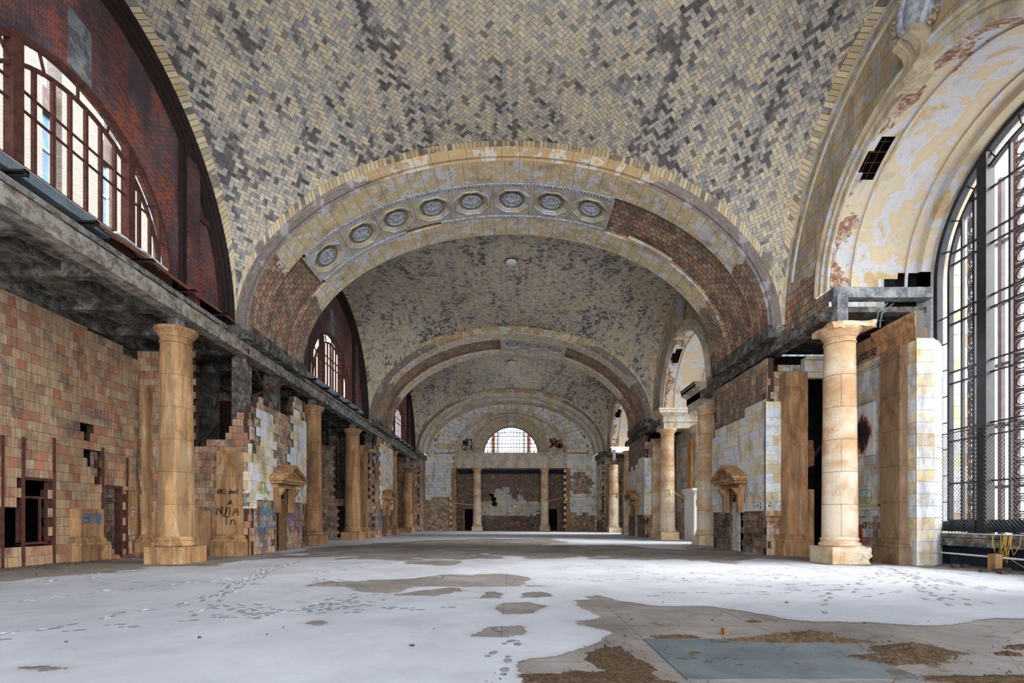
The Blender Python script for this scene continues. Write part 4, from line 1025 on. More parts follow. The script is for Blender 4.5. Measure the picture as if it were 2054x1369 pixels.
def column(x, y, label, mat, group, broken=0, top=8.55, capital=True, post=True, near=True, h=None):
    t = thing('stone_column', label, 'column', (x, y, 0), group); sg = 1 if x > 0 else -1
    P = .68; mb = MB()
    if broken:
        rough_box(mb, -P, P, -P, P, 0, .60, .13, 20, 3, side=lambda a, b, c: max(0, min(1, (a+.15)*1.6))*(1 if c > .02 else 0))
    else:
        mb.box(-P, P, -P, P, 0, .60)
        for s_ in (-1, 1):
            for ax in (0, 1):    # sunk panel frame
                q = P+.015
                for (a0, a1, b0, b1) in ((-P, P, 0, .08), (-P, P, .52, .60), (-P, -P+.12, .08, .52), (P-.12, P, .08, .52)):
                    if ax: mb.box(s_*P, s_*q, a0, a1, b0, b1)
                    else: mb.box(a0, a1, s_*P, s_*q, b0, b1)
    mb.build('plinth', mat, t, smooth=False)
    mb = MB(); pr = [(.64, .60)]+[(.61+.065*math.cos(a), .68+.075*math.sin(a)) for a in arc(8, -PI/2, PI/2)]+[(.60, .76), (.60, .79), (.60, .82)]+[(.585+.045*math.cos(a), .865+.045*math.sin(a)) for a in arc(6, -PI/2, PI/2)]+[(.575, .93), (.575, .96)]
    mb.lathe(pr, 48)
    if broken:
        for i, p in enumerate(mb.v):
            kk = max(0, min(1, (p[0]+.05)*2))
            d = .10*kk*(fb(p[0]*3, p[1]*3, p[2]*3)+.1); mb.v[i] = (p[0]*(1-abs(d)*1.2), p[1]*(1-abs(d)*1.2), p[2])
    mb.build('base_moulding', mat, t, smooth=50)
    mb = MB(); pr = []; z = .96; zt = top-.62; r0, r1 = .575, .50; dr = 1.25
    n = int(round((zt-z)/dr)); dz = (zt-z)/n
    for i in range(n):
        za, zb = z+i*dz, z+(i+1)*dz
        f = lambda q: r0+(r1-r0)*((q-z)/(zt-z))**1.4
        pr += [(f(za)-.006, za), (f(za+.012), za+.012), (f((za+zb)/2), (za+zb)/2), (f(zb-.012), zb-.012), (f(zb)-.006, zb)]
    mb.lathe(pr, 56)
    mb.build('shaft', mat, t, smooth=60)
    if near:
        mb = MB()
        for i in range(n):      # upright drum joints, staggered
            za, zb = z+i*dz, z+(i+1)*dz
            for q in range(2):
                a = PI*q+(.5 if i % 2 else 2.0)-.9; r = lambda zz: r0+(r1-r0)*((zz-z)/(zt-z))**1.4+.002
                mb.bar([(r(za)*math.cos(a), r(za)*math.sin(a), za), (r(zb)*math.cos(a), r(zb)*math.sin(a), zb)], .012, (math.cos(a), math.sin(a), 0), .004)
            pts = [((r0+(r1-r0)*((zb-z)/(zt-z))**1.4)*math.cos(2*PI*j/40), (r0+(r1-r0)*((zb-z)/(zt-z))**1.4)*math.sin(2*PI*j/40), zb) for j in range(41)]
            mb.tube(pts, .007, 4, False)
        mb.build('drum_joints', M['wood'], t)
    if capital:
        mb = MB(); z = zt
        pr = [(.50, z)]+[(.50+.035*math.cos(a), z+.04+.035*math.sin(a)) for a in arc(6, -PI/2, PI/2)]+[(.50, z+.09), (.505, z+.20), (.54, z+.22), (.54, z+.25), (.60, z+.33), (.67, z+.43), (.70, z+.47), (.70, z+.54), (.66, z+.56), (.2, z+.56)]
        mb.lathe(pr, 48); mb.build('capital', mat, t, smooth=50)
        if broken:
            mb = MB(); rough_box(mb, -.62, .88, -.66, .66, z+.46, z+.66, .07, 16, 8); mb.build('broken_abacus', mat, t)
    if post:
        q = thing('concrete_post', 'grey concrete post on the '+' '.join(label.split()[:9]), 'post', (x, y, top-.06), 'grey posts between columns and beams')
        mb = MB(); w_ = .19; ht = 8.88 if x < 0 else 9.72
        rough_box(mb, -w_, w_, -w_, w_, 0, ht-top+.06, .012, 6, 2); mb.build('post_body', M['conc_grey'], q)
    return t
YC1, YC2 = 18.6, BC+S-3.95   # first column in view; first of the second bay
col_l = [(YC1, 'large ochre column at left in the snow before the tiled aisle wall', 0), (YC2, 'ochre column beside the ruined pier with the blue graffiti', 0), (YC1+S, 'streaked brown ochre column standing before the dark second-bay aisle', 0),
         (YC2+S, 'far left column half hidden behind the second pediment pier', 0), (YC1+2*S, 'shortened ochre column at far left under a tall grey post', 1)]
for y, lb, br in col_l: column(-CX, y, lb, M['ochre'] if y < 30 else M['ochre_dark'], 'columns along the left side', near=y < 40, top=(7.6 if br else 8.55), capital=not br)
col_r = [(YC1, 'pale banded column at right on a broken plinth beside the big window', 1), (YC2, 'column at right beside the white doors and the pediment pier', 0), (YC1+S, 'sunlit banded column at right under the pale cornice block', 0),
         (YC2+S, 'far right column hidden behind the second pediment pier', 0), (YC1+2*S, 'far right column without capital near the end wall', 0)]
for i, (y, lb, br) in enumerate(col_r): column(CX, y, lb, M['cream_stone'], 'columns along the right side', broken=br, near=y < 40, capital=i < 4, post=i in (0, 4))
def pilaster(x, y, label, mat, rz=0, w_=.9, top=8.2, d=.35, cap=True, group=None, base_w=None):
    """flat pilaster, front towards -y before rotation; origin at the wall face"""
    t = thing('pilaster', label, 'pilaster', (x, y, 0), group, rz); h = w_/2; b = h+.18
    mb = MB(); mb.box(-b, b, -d-.16, 0, 0, .58); mb.build('pedestal', mat, t)
    mb = MB(); pr = [(-.14, .58), (-.16, .64), (-.13, .70), (-.06, .73), (-.07, .80), (-.04, .86), (0, .88), (0, .92)]
    pts = [(-d+o, z) for o, z in pr]
    rows = []
    for o, z in pr: rows.append([(-h+o, 0, z), (-h+o, -d+o, z), (h-o, -d+o, z), (h-o, 0, z)])
    mb.grid(rows); mb.build('base_moulding', mat, t)
    mb = MB(); zz = .92; i = 0
    while zz < top-.02:
        z2 = min(top, zz+1.27); mb.box(-h, h, -d, 0, zz+.008, z2-.008); mb.box(-h+.02, h-.02, -d+.02, 0, zz, z2); zz = z2
    mb.build('shaft', mat, t)
    if cap:
        mb = MB(); rows = []
        for o, z in ((0, top), (-.04, top+.04), (-.04, top+.09), (0, top+.12), (-.02, top+.25), (-.1, top+.34), (-.18, top+.42), (-.18, top+.5), (0, top+.52)): rows.append([(-h+o, 0, z), (-h+o, -d+o, z), (h-o, -d+o, z), (h-o, 0, z)])
        mb.grid(rows); mb.face(rows[-1]); mb.build('capital', mat, t)
    return t

# ------------------------------------------------------------------ pediment door surround on a pier face
def surround(x, y, side, label, mat, hw=.62, leaf=None):
    """side: +1 right pier (faces -x), -1 left pier (faces +x)"""
    rz = PI/2 if side < 0 else -PI/2      # local -y faces into the hall
    t = thing('door_surround', label, 'door surround', (x, y, 0), None, rz)
    for s in (-1, 1):
        mb = MB(); a = s*(hw+.02); b = s*(hw+.36); mb.box(min(a, b), max(a, b), -.16, .02, 1.9, 3.1); mb.box(min(a, b)+.05, max(a, b)-.05, -.24, -.16, 1.9, 3.1)
        mb.build('jamb', mat, t)
        mb = MB(); mb.prism([(-.16, 3.1), (-.16, 2.6), (-.28, 2.75), (-.52, 3.1)], 'x', s*(hw+.19)-.1, s*(hw+.19)+.1); mb.build('bracket', mat, t, fix=True)
    mb = MB(); W = hw+.75; mb.box(-hw-.4, hw+.4, -.22, .02, 3.1, 3.3); mb.box(-W+.1, W-.1, -.55, .02, 3.3, 3.42)
    n = 26
    for i in range(n): u = -W+.14+(2*W-.28)*(i+.5)/n; mb.box(u-.025, u+.025, -.60, -.55, 3.31, 3.40)
    mb.box(-W, W, -.66, .02, 3.42, 3.54); mb.build('entablature', mat, t)
    mb = MB(); za, zp = 3.54, 4.28
    mb.prism([(-W+.16, za), (W-.16, za), (0, zp-.16)], 'y', -.46, .02); mb.build('tympanum', mat, t, fix=True)
    for s in (-1, 1):
        mb = MB(); mb.prism([(s*W, za), (s*(W-.12), za), (0, zp-.14), (0, zp), (s*W, za+.1)], 'y', -.70, .02); mb.build('raking_cornice', mat, t, fix=True)
        mb = MB(); mb.prism([(s*(W-.35), za), (s*(W-.45), za), (0, zp-.38), (0, zp-.3)], 'y', -.52, -.46); mb.build('tympanum_fillet', mat, t, fix=True)
    if leaf:
        mb = MB(); mb.box(-hw, hw, .1, .2, 2.45, 2.6); mb.box(-hw, -hw+.12, .05, .2, 0, 3.05); mb.box(hw-.12, hw, .05, .2, 0, 3.05); mb.box(-hw, hw, .1, .2, 2.95, 3.05); mb.build('door_frame', M['wood'], t)
        mb = MB(); mb.box(-hw+.55, hw-.12, .14, .19, .02, 2.42); mb.build('door_leaf', M['wood'], t)
    else:
        mb = MB(); rough_box(mb, -hw+.02, hw-.42, .13, .2, 0, 2.45, .015, 8, 3); mb.build('bright_door_fill', M['doorfill'], t)  # pale board added so the door opening reads bright
    return t
# ------------------------------------------------------------------ piers
def lerp_prof(P, u):
    if u <= P[0][0]: return P[0][1]
    for (a, za), (b, zb) in zip(P, P[1:]):
        if u <= b: return za+(zb-za)*(u-a)/(b-a+1e-9)
    return P[-1][1]
def pier_left(k):
    y0, y1 = 22.45+S*k, 28.35+S*k; ym = (y0+y1)/2; yd = ym-.05
    L = sempty('wall_left', ['ruined clay-tile pier with zigzag top, pediment door and blue graffiti', 'second left pier with tall cream facing and pediment door'][k])
    tile = M['terra_rough']
    top = ([(0, 6.4), (.5, 6.7), (.9, 7.1), (1.6, 7.0), (2.8, 6.8), (3.6, 6.9), (4.3, 6.9), (4.5, 8.0), (5.9, 8.2)], [(0, 7.6), (.6, 8.6), (5.9, 8.6)])[k]
    def pr(u, z):
        v = u-y0
        if abs(u-yd) < .62 and z < 3.05: return False
        return z < lerp_prof(top, v)+.25*ns(u*1.7, z, k*5)
    mb = MB(); masonry(mb, 'x', -FX, -1, y0, y1, 0, 8.9, .33, .30, .32, pr, jit=.03, seed=3+k); mb.build('tile_core', tile, L)
    if k == 0:
        steps = [(-16.3, 9.0), (-13.95, 9.0), (-13.9, 4.7), (-13.45, 4.7), (-13.4, 5.05), (-12.4, 5.05), (-12.38, 5.35), (-12.25, 5.65), (-12.1, 6.05), (-11.95, 6.35), (-11.4, 6.4)]
        def prf(u, z):
            t_ = [s_[1] for s_ in steps if s_[0] <= u+1e-6][-1]
            return z < t_ and not (-14.35 < u < -13.85 and z < 0)
    else:
        def prf(u, z):
            if u < -14.9: return z < 7.7
            if u < -13.6: return z < 3.3 and not (-14.6 < u < -13.7 and z < 2.6)
            return z < (3.2 if u < -12.0 else 7.8)
    mb = MB(); masonry(mb, 'y', y0, 1, -16.3, -FX, 0, 9.0, .33, .30, .3, prf, jit=.02, seed=13+k); mb.build('tile_core', M['terra_red'] if k == 0 else M['terra_rough'], L)
    mb = MB(); masonry(mb, 'y', y1, -1, -16.3, -FX, 0, 8.9, .33, .30, .3, lambda u, z: z < 8.1 and not (-15 < u < -12.4 and z > 3.4), jit=.02, seed=23+k); mb.build('tile_core', M['terra_dark'], L)
    # pale facing left on the long face
    if k == 0:
        def fac(u, z):
            v = u-y0
            if z < 2.35+.15*ns(u*3, z) and not (z > 1.9 and v < .45): return False
            if v < 2.0: return z < 6.6 and v < 2.0+.25*ns(z*2.2, 5) and v > ((z-4.0)*.33+.3*ns(z*1.4, 2) if z > 4 else -1)
            if v > 3.7: return z < 7.3-.35*max(0, v-4.4) and v > 4.05+.3*ns(z*2, 9)
            return False
    else:
        def fac(u, z):
            v = u-y0
            if z < 2.6+.3*ns(u*3, z): return False
            if abs(u-yd) < .9 and z < 4.3: return False
            return v > .9+.3*ns(z*1.7, 4) and z < 8.2+.6*ns(u*2, 3)
    mb = MB(); masonry(mb, 'x', -FX+.10, -1, y0-.02, y1, 0, 8.6, .78, .41, .13, fac, jit=.006, gap=.008, seed=33+k); mb.build('pale_facing', M['ashlar_warm'], L)
    def facf(u, z):
        if k == 0:
            return u > -12.12 and 2.05 < z < 5.0 and (z < 2.95 or u > -11.4-(4.9-z)*.28+.1*ns(z*3, 1))
        return False
    if k == 0:
        mb = MB(); masonry(mb, 'y', y0-.05, 1, -12.1, -FX+.1, 2.05, 5.0, .62, .41, .07, facf, jit=.004, gap=.008, seed=43); mb.build('pale_facing', M['ashlar_warm'], L)
    surround(-FX+.12, yd, -1, ['ochre pediment door surround on the ruined left pier', 'small far pediment door surround on the second left pier'][k], M['ochre'], leaf=True)
    if k == 0:
        w1 = write('graffiti', ['Bend', 'BlUe'], M['pblue'], (-FX+.20, y0+.55, 1.75), (0, 1, 0), (0, 0, 1), .48, L, thick=.05); w1['label'] = 'blue sprayed lettering'
        write('graffiti', ['KUMA', '& MOOSE'], M['pblack'], (-12.07, y0-.075, 2.78), (1, 0, 0), (0, 0, 1), .17, L, thick=.022, adv=.62)
        write('graffiti', ['WAS', ' HERE'], M['pblack'], (-11.85, y0-.075, 2.38), (1, 0, 0), (0, 0, 1), .15, L, thick=.02, adv=.7)
        scrawl('graffiti', M['pblue'], (-FX+.08, y0+.55, .3), (0, 1, 0), (0, 0, 1), .8, .9, 4, L, 5, .04)
        scrawl('graffiti', M['pgreen'], (-FX+.13, y0+.35, 1.6), (0, 1, 0), (0, 0, 1), 1.3, 1.8, 7, L, 6, .035)
        scrawl('graffiti', M['pviolet'], (-FX+.08, y0+3.7, .8), (0, 1, 0), (0, 0, 1), 1.5, 1.3, 8, L, 8, .05)
        scrawl('graffiti', M['pblack'], (-FX+.14, y0+3.8, 2.0), (0, 1, 0), (0, 0, 1), 1.2, .8, 4, L, 9, .03)
    else:
        scrawl('graffiti', M['pblue'], (-FX+.1, y0+.6, .6), (0, 1, 0), (0, 0, 1), 1.2, 1.6, 10, L, 11, .06)
        scrawl('graffiti', M['pblack'], (-FX+.1, y0+4.0, .6), (0, 1, 0), (0, 0, 1), 1.2, 1.4, 8, L, 12, .05)
    # inside of the pier: dark partitions
    mb = MB(); mb.box(-12.6, -12.5, y0+2.0, y0+4.2, 0, 3.3); mb.build('inner_partition', M['dark'], L)
    # concrete core posts
    for (x, y, zt) in ((-12.15, y0+.7, 8.88), (-12.15, y1-2.3, 8.88), (-15.3, y0+3.6, 9.35), (-15.3, y0+.9, 9.35)):
        p = thing('concrete_post', ['bare concrete post rising behind the ruined left pier', 'bare concrete post above the far left pier'][k], 'post', (x, y, 0), 'bare posts inside left pier %s' % ['one', 'two'][k])
        mb = MB(); rough_box(mb, -.3, .3, -.3, .3, 0, zt, .02, 8, x); mb.build('post_body', M['conc_dark'], p)
pier_left(0); pier_left(1)
def pier_right(k):
    y0, y1 = 22.45+S*k, 28.35+S*k; ym = (y0+y1)/2
    L = sempty('wall_right', ['right pier with white block facing, dark scribbled tile below and pediment door', 'far right pier with pale facing and small pediment door'][k])
    def pr(u, z): return not (abs(u-ym) < .62 and z < 2.95) and z < 8.75+.1*ns(u, z)
    mb = MB(); masonry(mb, 'x', FX, 1, y0, y1, 0, 8.9, .33, .30, .3, pr, jit=.025, seed=53+k); mb.build('tile_core', M['terra_dark'], L)
    def prf(u, z): return (u < 12.95 or z > 8.2 or u > 13.95) and z < (8.3 if u > 11.9 else 8.2)
    mb = MB(); masonry(mb, 'y', y0, 1, FX, 14.0, 0, 8.9, .33, .30, .3, prf, jit=.02, seed=63+k); mb.build('tile_core', M['terra_rough'], L)
    def fac(u, z):
        v = u-y0
        if z < 1.95: return False
        if abs(u-ym) < .95 and z < 4.2: return False
        return z < 6.75-.28*math.floor(v/1.7)*.8+.15*ns(u*2, z) 
    mb = MB(); masonry(mb, 'x', FX-.10, 1, y0-.1, y1, 1.95, 6.9, .80, .41, .13, fac, jit=.005, gap=.008, seed=73+k); mb.build('white_facing', M['ashlar'], L)
    mb = MB(); masonry(mb, 'y', y0-.15, 1, FX-.12, 11.95, 1.95, 6.75, .62, .41, .12, None, jit=.004, gap=.008, seed=83+k); mb.build('white_facing', M['ashlar'], L)
    mb = MB(); mb.box(FX-.16, 11.95, y0-.2, y0, 1.72, 1.95); mb.build('ochre_band', M['ochre'], L)
    mb = MB(); masonry(mb, 'y', y1, -1, FX, 15.6, 0, 8.9, .33, .30, .3, lambda u, z: not (12.9 < u < 14 and z < 7.8), seed=93+k); mb.build('tile_core', M['terra_rough'], L)
    surround(FX-.12, ym, 1, ['stone pediment door surround on the white-faced right pier', 'small far pediment door surround on the second right pier'][k], M['ochre_dark'])
    # interior: dark partitions; pale screen added so the doorway looks bright
    mb = MB(); mb.box(12.0, 15.6, y0+1.35, y0+1.45, 0, 9.2); mb.box(12.0, 15.6, y1-1.5, y1-1.4, 0, 9.2); mb.build('inner_partition', M['dark'], L)
    mb = MB(); mb.box(12.5, 12.6, y0+1.5, y1-1.5, 0, 6); mb.build('bright_door_screen', M['white'], L)
    if k == 0:
        scrawl('graffiti', M['pblack'], (FX-.05, y1-.1, .3), (0, -1, 0), (0, 0, 1), 2.0, 1.5, 14, L, 15, .035)
        scrawl('graffiti', M['pblack'], (FX-.05, ym-.75, .3), (0, -1, 0), (0, 0, 1), 2.0, 1.4, 12, L, 16, .03)
        scrawl('graffiti', M['pblack'], (FX-.14, y0+.6, 2.0), (0, -1, 0), (0, 0, 1), .6, .3, 3, L, 17, .03)
        scrawl('graffiti', M['pblack'], (FX, y0-.17, 2.0), (1, 0, 0), (0, 0, 1), .25, .3, 2, L, 18, .035)
        scrawl('graffiti', M['pred'], (FX+.02, y0-.04, 1.25), (1, 0, 0), (0, 0, 1), .3, .3, 3, L, 19, .03)
    else: scrawl('graffiti', M['pblack'], (FX-.05, y1-.4, .3), (0, -1, 0), (0, 0, 1), 5.2, 1.5, 14, L, 15, .05)
pier_right(0); pier_right(1)
# responds behind the column rows
pilaster(-12.18, 22.45, 'ochre pilaster with @ graffiti beside the ruined left pier', M['ochre'], top=4.55, cap=False, w_=.98, d=.4)
pilaster(12.42, 22.45, 'tall rust-streaked pilaster at the corner of the right pier', M['ochre_dark'], top=7.95, cap=False, w_=.94, d=.55)
pilaster(-15.85, 22.45, 'slim ochre pilaster strip in the corner of the left aisle wall', M['ochre'], top=7.4, cap=False, w_=.28, d=.3)
for k in (1, 2):
    pilaster(-12.5, 22.45+S*k, ['', 'ochre pilaster behind the streaked second-bay column', 'tall ochre pilaster beside the far left column'][k], M['ochre'], top=7.8, cap=False, w_=.9)
    pilaster(12.42, 22.45+S*k, ['', 'pale pilaster with black scribbles behind the sunlit right column', 'tall ochre pilaster behind the far right column'][k], M['cream_stone'] if k == 1 else M['ochre'], top=8.0, cap=False)
t = bpy.data.objects['pilaster']
write('graffiti', ['@Kidmot'], M['pblack'], (-.47, -.415, 2.68), (1, 0, 0), (0, 0, 1), .23, t, thick=.03, wob=.015, adv=.78)
write('graffiti', [' *'], M['pblack'], (-.1, -.415, 2.2), (1, 0, 0), (0, 0, 1), .26, t, thick=.03, adv=.5)
write('graffiti', ['NUIIA'], M['pblack'], (-.47, -.415, 1.75), (1, 0, 0), (0, 0, 1), .38, t, thick=.035, adv=.45)
write('graffiti', ['Tn'], M['pblack'], (-.2, -.415, 1.35), (1, 0, 0), (0, 0, 1), .36, t, thick=.035)
# impost blocks under the great arches
for k in range(3):
    for sx in (-1, 1):
        mb = MB(); rough_box(mb, sx*11.15, sx*12.5, RY0+S*k-.15, RY1+S*k+.1, 9.36, 9.95, .05, 14, k); o = mb.build('trim_%d' % (4+k), M['conc_dark']); o['kind'] = 'structure'; o['label'] = 'charred impost ledge under a great arch'
# end of the hall aisles: pier against the end wall
for sx in (-1, 1):
    L = sempty('wall_left' if sx < 0 else 'wall_right', 'tile wall closing the last bay beside the end wall'); y0 = 22.45+2*S
    mb = MB(); masonry(mb, 'x', sx*FX, sx, y0, YEND, 0, 9.4, .4, .30, .3, None, seed=5); masonry(mb, 'y', y0, 1, min(sx*FX, sx*16), max(sx*FX, sx*16), 0, 9.4, .4, .30, .3, None, seed=6); mb.build('tile_core', M['terra_rough'], L)
    if sx > 0: mb = MB(); masonry(mb, 'x', FX-.05, 1, y0, YEND, 1.5, 8.5, .8, .41, .08, lambda u, z: ns(u, z) > -.25, seed=7); mb.build('white_facing', M['ashlar_warm'], L)

# ------------------------------------------------------------------ left aisle: long tiled wall
WX = -16.3
L = sempty('wall_left', 'long rough orange clay-tile aisle wall with dark window holes')
def wl(u, z):
    if 17.05 < u < 18.2 and .75 < z < 3.0: return False      # window hole
    if 15.0 < u < 17.02 and .8 < z < 2.05: return False
    if 20.42 < u < 21.65 and z < 2.95: return False           # doorway
    if 19.45 < u < 19.9 and 4.75 < z < 5.15: return False
    if z > 2.95 and z < 4.45 and 19.5+(4.4-z)*.45 < u < 20.38: return False
    return z < 9.25+(.35*ns(u*1.3, 3) if u < 19 else -.2*(u-19)+.3*ns(u*2, 1))
mb = MB(); masonry(mb, 'x', WX, -1, 7.0, 22.45, 0, 9.4, .33, .33, .3, wl, jit=.014, seed=101); mb.build('tile_courses', M['terra'], L)
mb = MB(); masonry(mb, 'x', WX, -1, 28.3, 43.1, 0, 9.0, .33, .30, .3, lambda u, z: not (34 < u < 40 and z > 3.2) and not (40.3 < u < 41.8 and z < 2.8) and z < 8.6, jit=.02, seed=102); mb.build('tile_courses', M['terra_dark'], L)
mb = MB(); masonry(mb, 'x', WX, -1, 48.9, 64, 0, 9.0, .40, .30, .3, None, seed=103); mb.build('tile_courses', M['terra_rough'], L)
mb = MB(); masonry(mb, 'x', WX, -1, 22.4, 28.4, 0, 9.4, .33, .30, .3, None, jit=.02, seed=104); masonry(mb, 'x', WX, -1, 43, 49, 0, 9.4, .33, .30, .3, None, jit=.02, seed=105); mb.build('tile_courses', M['terra_red'], L)
mb = MB(); mb.box(-17, -16.3, -9, 7.2, 0, 18.2); mb.build('plain_end_length', M['conc'], L)
for u, zt in ((16.39, 4.3), (17.09, 4.35), (18.24, 4.5), (20.41, 4.45), (21.7, 4.2)):
    mb = MB(); mb.box(WX-.02, WX+.06, u-.035, u+.035, 0, zt); mb.build('steel_stud', M['rust'], L)
mb = MB(); mb.box(WX-.2, WX+.02, 17.05, 18.2, 2.93, 3.03); mb.box(WX-.2, WX-.08, 17.05, 17.13, .75, 3); mb.box(WX-.2, WX-.08, 18.08, 18.2, .75, 3); mb.box(WX-.2, WX-.1, 17.1, 18.15, 2.3, 2.38); mb.box(WX-.2, WX-.08, 17.05, 18.2, .72, .8); mb.box(WX-.16, WX-.1, 17.82, 17.88, .8, 2.3); mb.build('window_frame', M['rust'], L)
mb = MB(); mb.box(WX-.2, WX-.02, 20.42, 21.65, 2.85, 2.97); mb.box(WX-.32, WX-.04, 21.45, 21.65, 0, 2.9); mb.box(WX-.2, WX-.1, 20.42, 20.52, 0, 2.9); mb.box(WX-.2, WX-.1, 20.5, 21.5, 2.28, 2.36); mb.box(WX-.2, WX-.14, 20.5, 21.5, .02, .08); mb.build('door_frame', M['rust'], L)
mb = MB(); mb.box(WX+.02, WX+.12, 21.5, 22.2, 2.82, 2.98); mb.build('lintel_plank', M['ochre'], L)
mb = MB(); mb.box(WX-.02, WX+.1, 21.72, 22.25, .9, 2.8); mb.build('ochre_jamb', M['ochre'], L)
t = pilaster(WX, 19.45, 'broken-off pilaster stump sprayed with blue letters at the left wall', M['ochre'], rz=PI/2, top=1.98, cap=False, w_=1.05, d=.42)
write('graffiti', ['BlUd'], M['pblue'], (-.42, -.435, 1.45), (1, 0, 0), (0, 0, 1), .36, t, thick=.05, adv=.62)
scrawl('graffiti', M['pblue'], (-.3, -.435, 1.0), (1, 0, 0), (0, 0, 1), .7, .3, 3, t, 4, .03)
mb = MB(); mb.box(-.3, .3, -.012, .0, 1.2, 2.0)
scrawl('graffiti', M['lip'], (WX+.11, 21.8, 1.5), (0, 1, 0), (0, 0, 1), .3, .6, 3, L, 24, .04)
scrawl('graffiti', M['pblue'], (-13.85, 22.42, 1.2), (1, 0, 0), (0, 0, 1), .35, .5, 6, L, 25, .06)
mb = MB(); mb.box(-13.95, -13.1, 22.36, 22.45, 0, 1.95); mb.build('ochre_dado', M['ochre_dark'], L)
mb = MB(); mb.box(-16.0, -14.5, 22.36, 22.45, 0, 1.9); mb.build('ochre_dado', M['ochre_dark'], L)
# rooms behind the wall
B = sempty('wall_left', 'dark and daylit rooms behind the left aisle wall')
mb = MB(); mb.box(-19.2, -19.0, 7, 20.2, 0, 6); mb.box(-19.2, -16.7, 7, 20.2, 5.6, 5.8); mb.box(-19.2, -16.65, 20.1, 20.25, 0, 6); mb.box(-19.2, -16.65, 7, 7.1, 0, 6); mb.build('dark_room', M['dark'], B)  # room boxes coloured near-black so the wall holes read as unlit
mb = MB(); masonry(mb, 'x', -21.0, -1, 20.3, 32, 0, 5, .33, .3, .2, None, seed=111); mb.build('tile_courses', M['terra_rough'], B)
mb = MB(); mb.box(-20.98, -20.6, 24.6, 25.6, 0, 2.6); mb.box(-20.98, -20.5, 24.5, 25.7, 0, .5); mb.build('ochre_respond', M['ochre'], B)
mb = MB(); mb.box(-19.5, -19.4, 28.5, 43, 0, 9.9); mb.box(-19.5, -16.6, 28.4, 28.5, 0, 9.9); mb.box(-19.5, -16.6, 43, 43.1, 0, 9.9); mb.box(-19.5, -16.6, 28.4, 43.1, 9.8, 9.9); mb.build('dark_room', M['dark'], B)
mb = MB(); mb.box(-16.5, -16.0, 7.2, 70, 9.5, 9.9); mb.box(-16.8, -16.62, 7.0, 68, 8.3, 9.9)
mb.build('sky_blocker', M['conc_dark'], B)  # dark backing added behind the wall top to shut out the sky

# ------------------------------------------------------------------ left beam, slab and ledge
Cg = sempty('ceiling', 'sooty concrete gallery slab over the left aisle')
mb = MB(); mb.box(-17, -11.9, 7.2, 68, 9.62, 9.8); mb.build('slab', M['conc'], Cg)
yb = 8.4; n_j = 0
while yb < 64:
    mb = MB(); rough_box(mb, -16.3, -11.9, yb-.16, yb+.16, 9.18, 9.64, .025, 8, yb); mb.build('joist', M['conc_dark'], Cg); yb += 2.55
mb = MB(); rough_box(mb, -16.6, -16.2, 7.2, 30, 9.0, 9.55, .03, 30, 2); mb.build('back_beam', M['conc_dark'], Cg)
mb = MB(); rough_box(mb, -14.3, -13.95, 7.2, 64, 9.35, 9.63, .02, 40, 2); mb.build('middle_beam', M['conc_dark'], Cg)
bl = ['nearest left spandrel beam of spalled pale concrete with cracks', 'second left concrete beam over the ochre columns', 'farthest left concrete beam near the end wall']
for k in range(3):
    a, b = (7.2 if k == 0 else RY0+3.0+S*(k-1)), RY0+3.0+S*k
    t = thing('concrete_beam', bl[k], 'beam', (-11.85, (a+b)/2, 8.86)); h = (b-a)/2
    mb = MB(); rough_box(mb, -.27, .25, -h, h, 0, .50, .03, 60, k); mb.build('beam_body', M['beam'] if k == 0 else M['conc'], t)
    mb = MB(); mb.box(-.27, .05, -h, h, .5, .515); mb.build('snow_dusting', M['snowtop'], t)
    mb = MB(); mb.box(-.46, -.27, -h, h, .3, 1.0); mb.build('dark_recess', M['dark'], t)  # dark strip painting the shade between beam and gutter
    a2, b2 = (7.2, 15.3) if k == 0 else (29.6+S*(k-1), 41.2+S*(k-1))
    t = thing('sheet_metal_ledge', ['bent galvanised gutter ledge under the nearest brick lunette window', 'galvanised ledge under the second lunette window', 'crumpled ledge under the farthest lunette window'][k], 'ledge', (-12.0, (a2+b2)/2, 10.0)); h = (b2-a2)/2
    mb = MB(); mb.prism([(-.35, .0), (.05, .02), (.12, .22), (.10, .27), (-.35, .36)], 'y', -h, h); mb.build('gutter_sheet', M['galv'], t, fix=True)
    mb = MB(); mb.prism([(-.35, .37), (.08, .285), (.08, .30), (-.35, .42)], 'y', -h, h); mb.build('snow_dusting', M['snowtop'], t, fix=True)
    y = -h+.9
    while y < h-.2:
        mb = MB(); mb.box(-.35, .42, y-.06, y+.06, -.03, .02); mb.box(-.35, .42, y+.04, y+.06, -.1, .02); mb.box(.40, .42, y-.06, y+.06, -.13, .02); mb.build('bracket', M['black_steel'], t); y += 2.1
    mb = MB(); mb.box(-.42, -.3, -h-.5, h+6.6, -.4, .45); mb.build('backing_board', M['rust'], t)
t = thing('pipe_bundle', 'bundle of rusty conduit pipes sagging along the left ledge', 'pipes', (-11.95, 15.3, 10.0))
for i in range(9):
    mb = MB(); x = .24-.055*i+.02*rnd.random(); z0 = .0+.045*i
    pts = [(x+.02*math.sin(y*.8+i), y, z0+.02*math.sin(y*1.3+i*2)-(0 if y < 6.4 else (y-6.4)*.22)) for y in np.arange(-.5, 8.2, .4)]
    mb.tube(pts, .03, 6); mb.build('conduit', M['rustpipe'], t, smooth=60)
for y in (1.2, 3.4, 5.5):
    mb = MB(); mb.box(-.4, .5, y-.07, y+.07, -.05, .0); mb.box(-.4, .5, y-.07, y-.05, -.12, 0); mb.build('bracket', M['black_steel'], t)
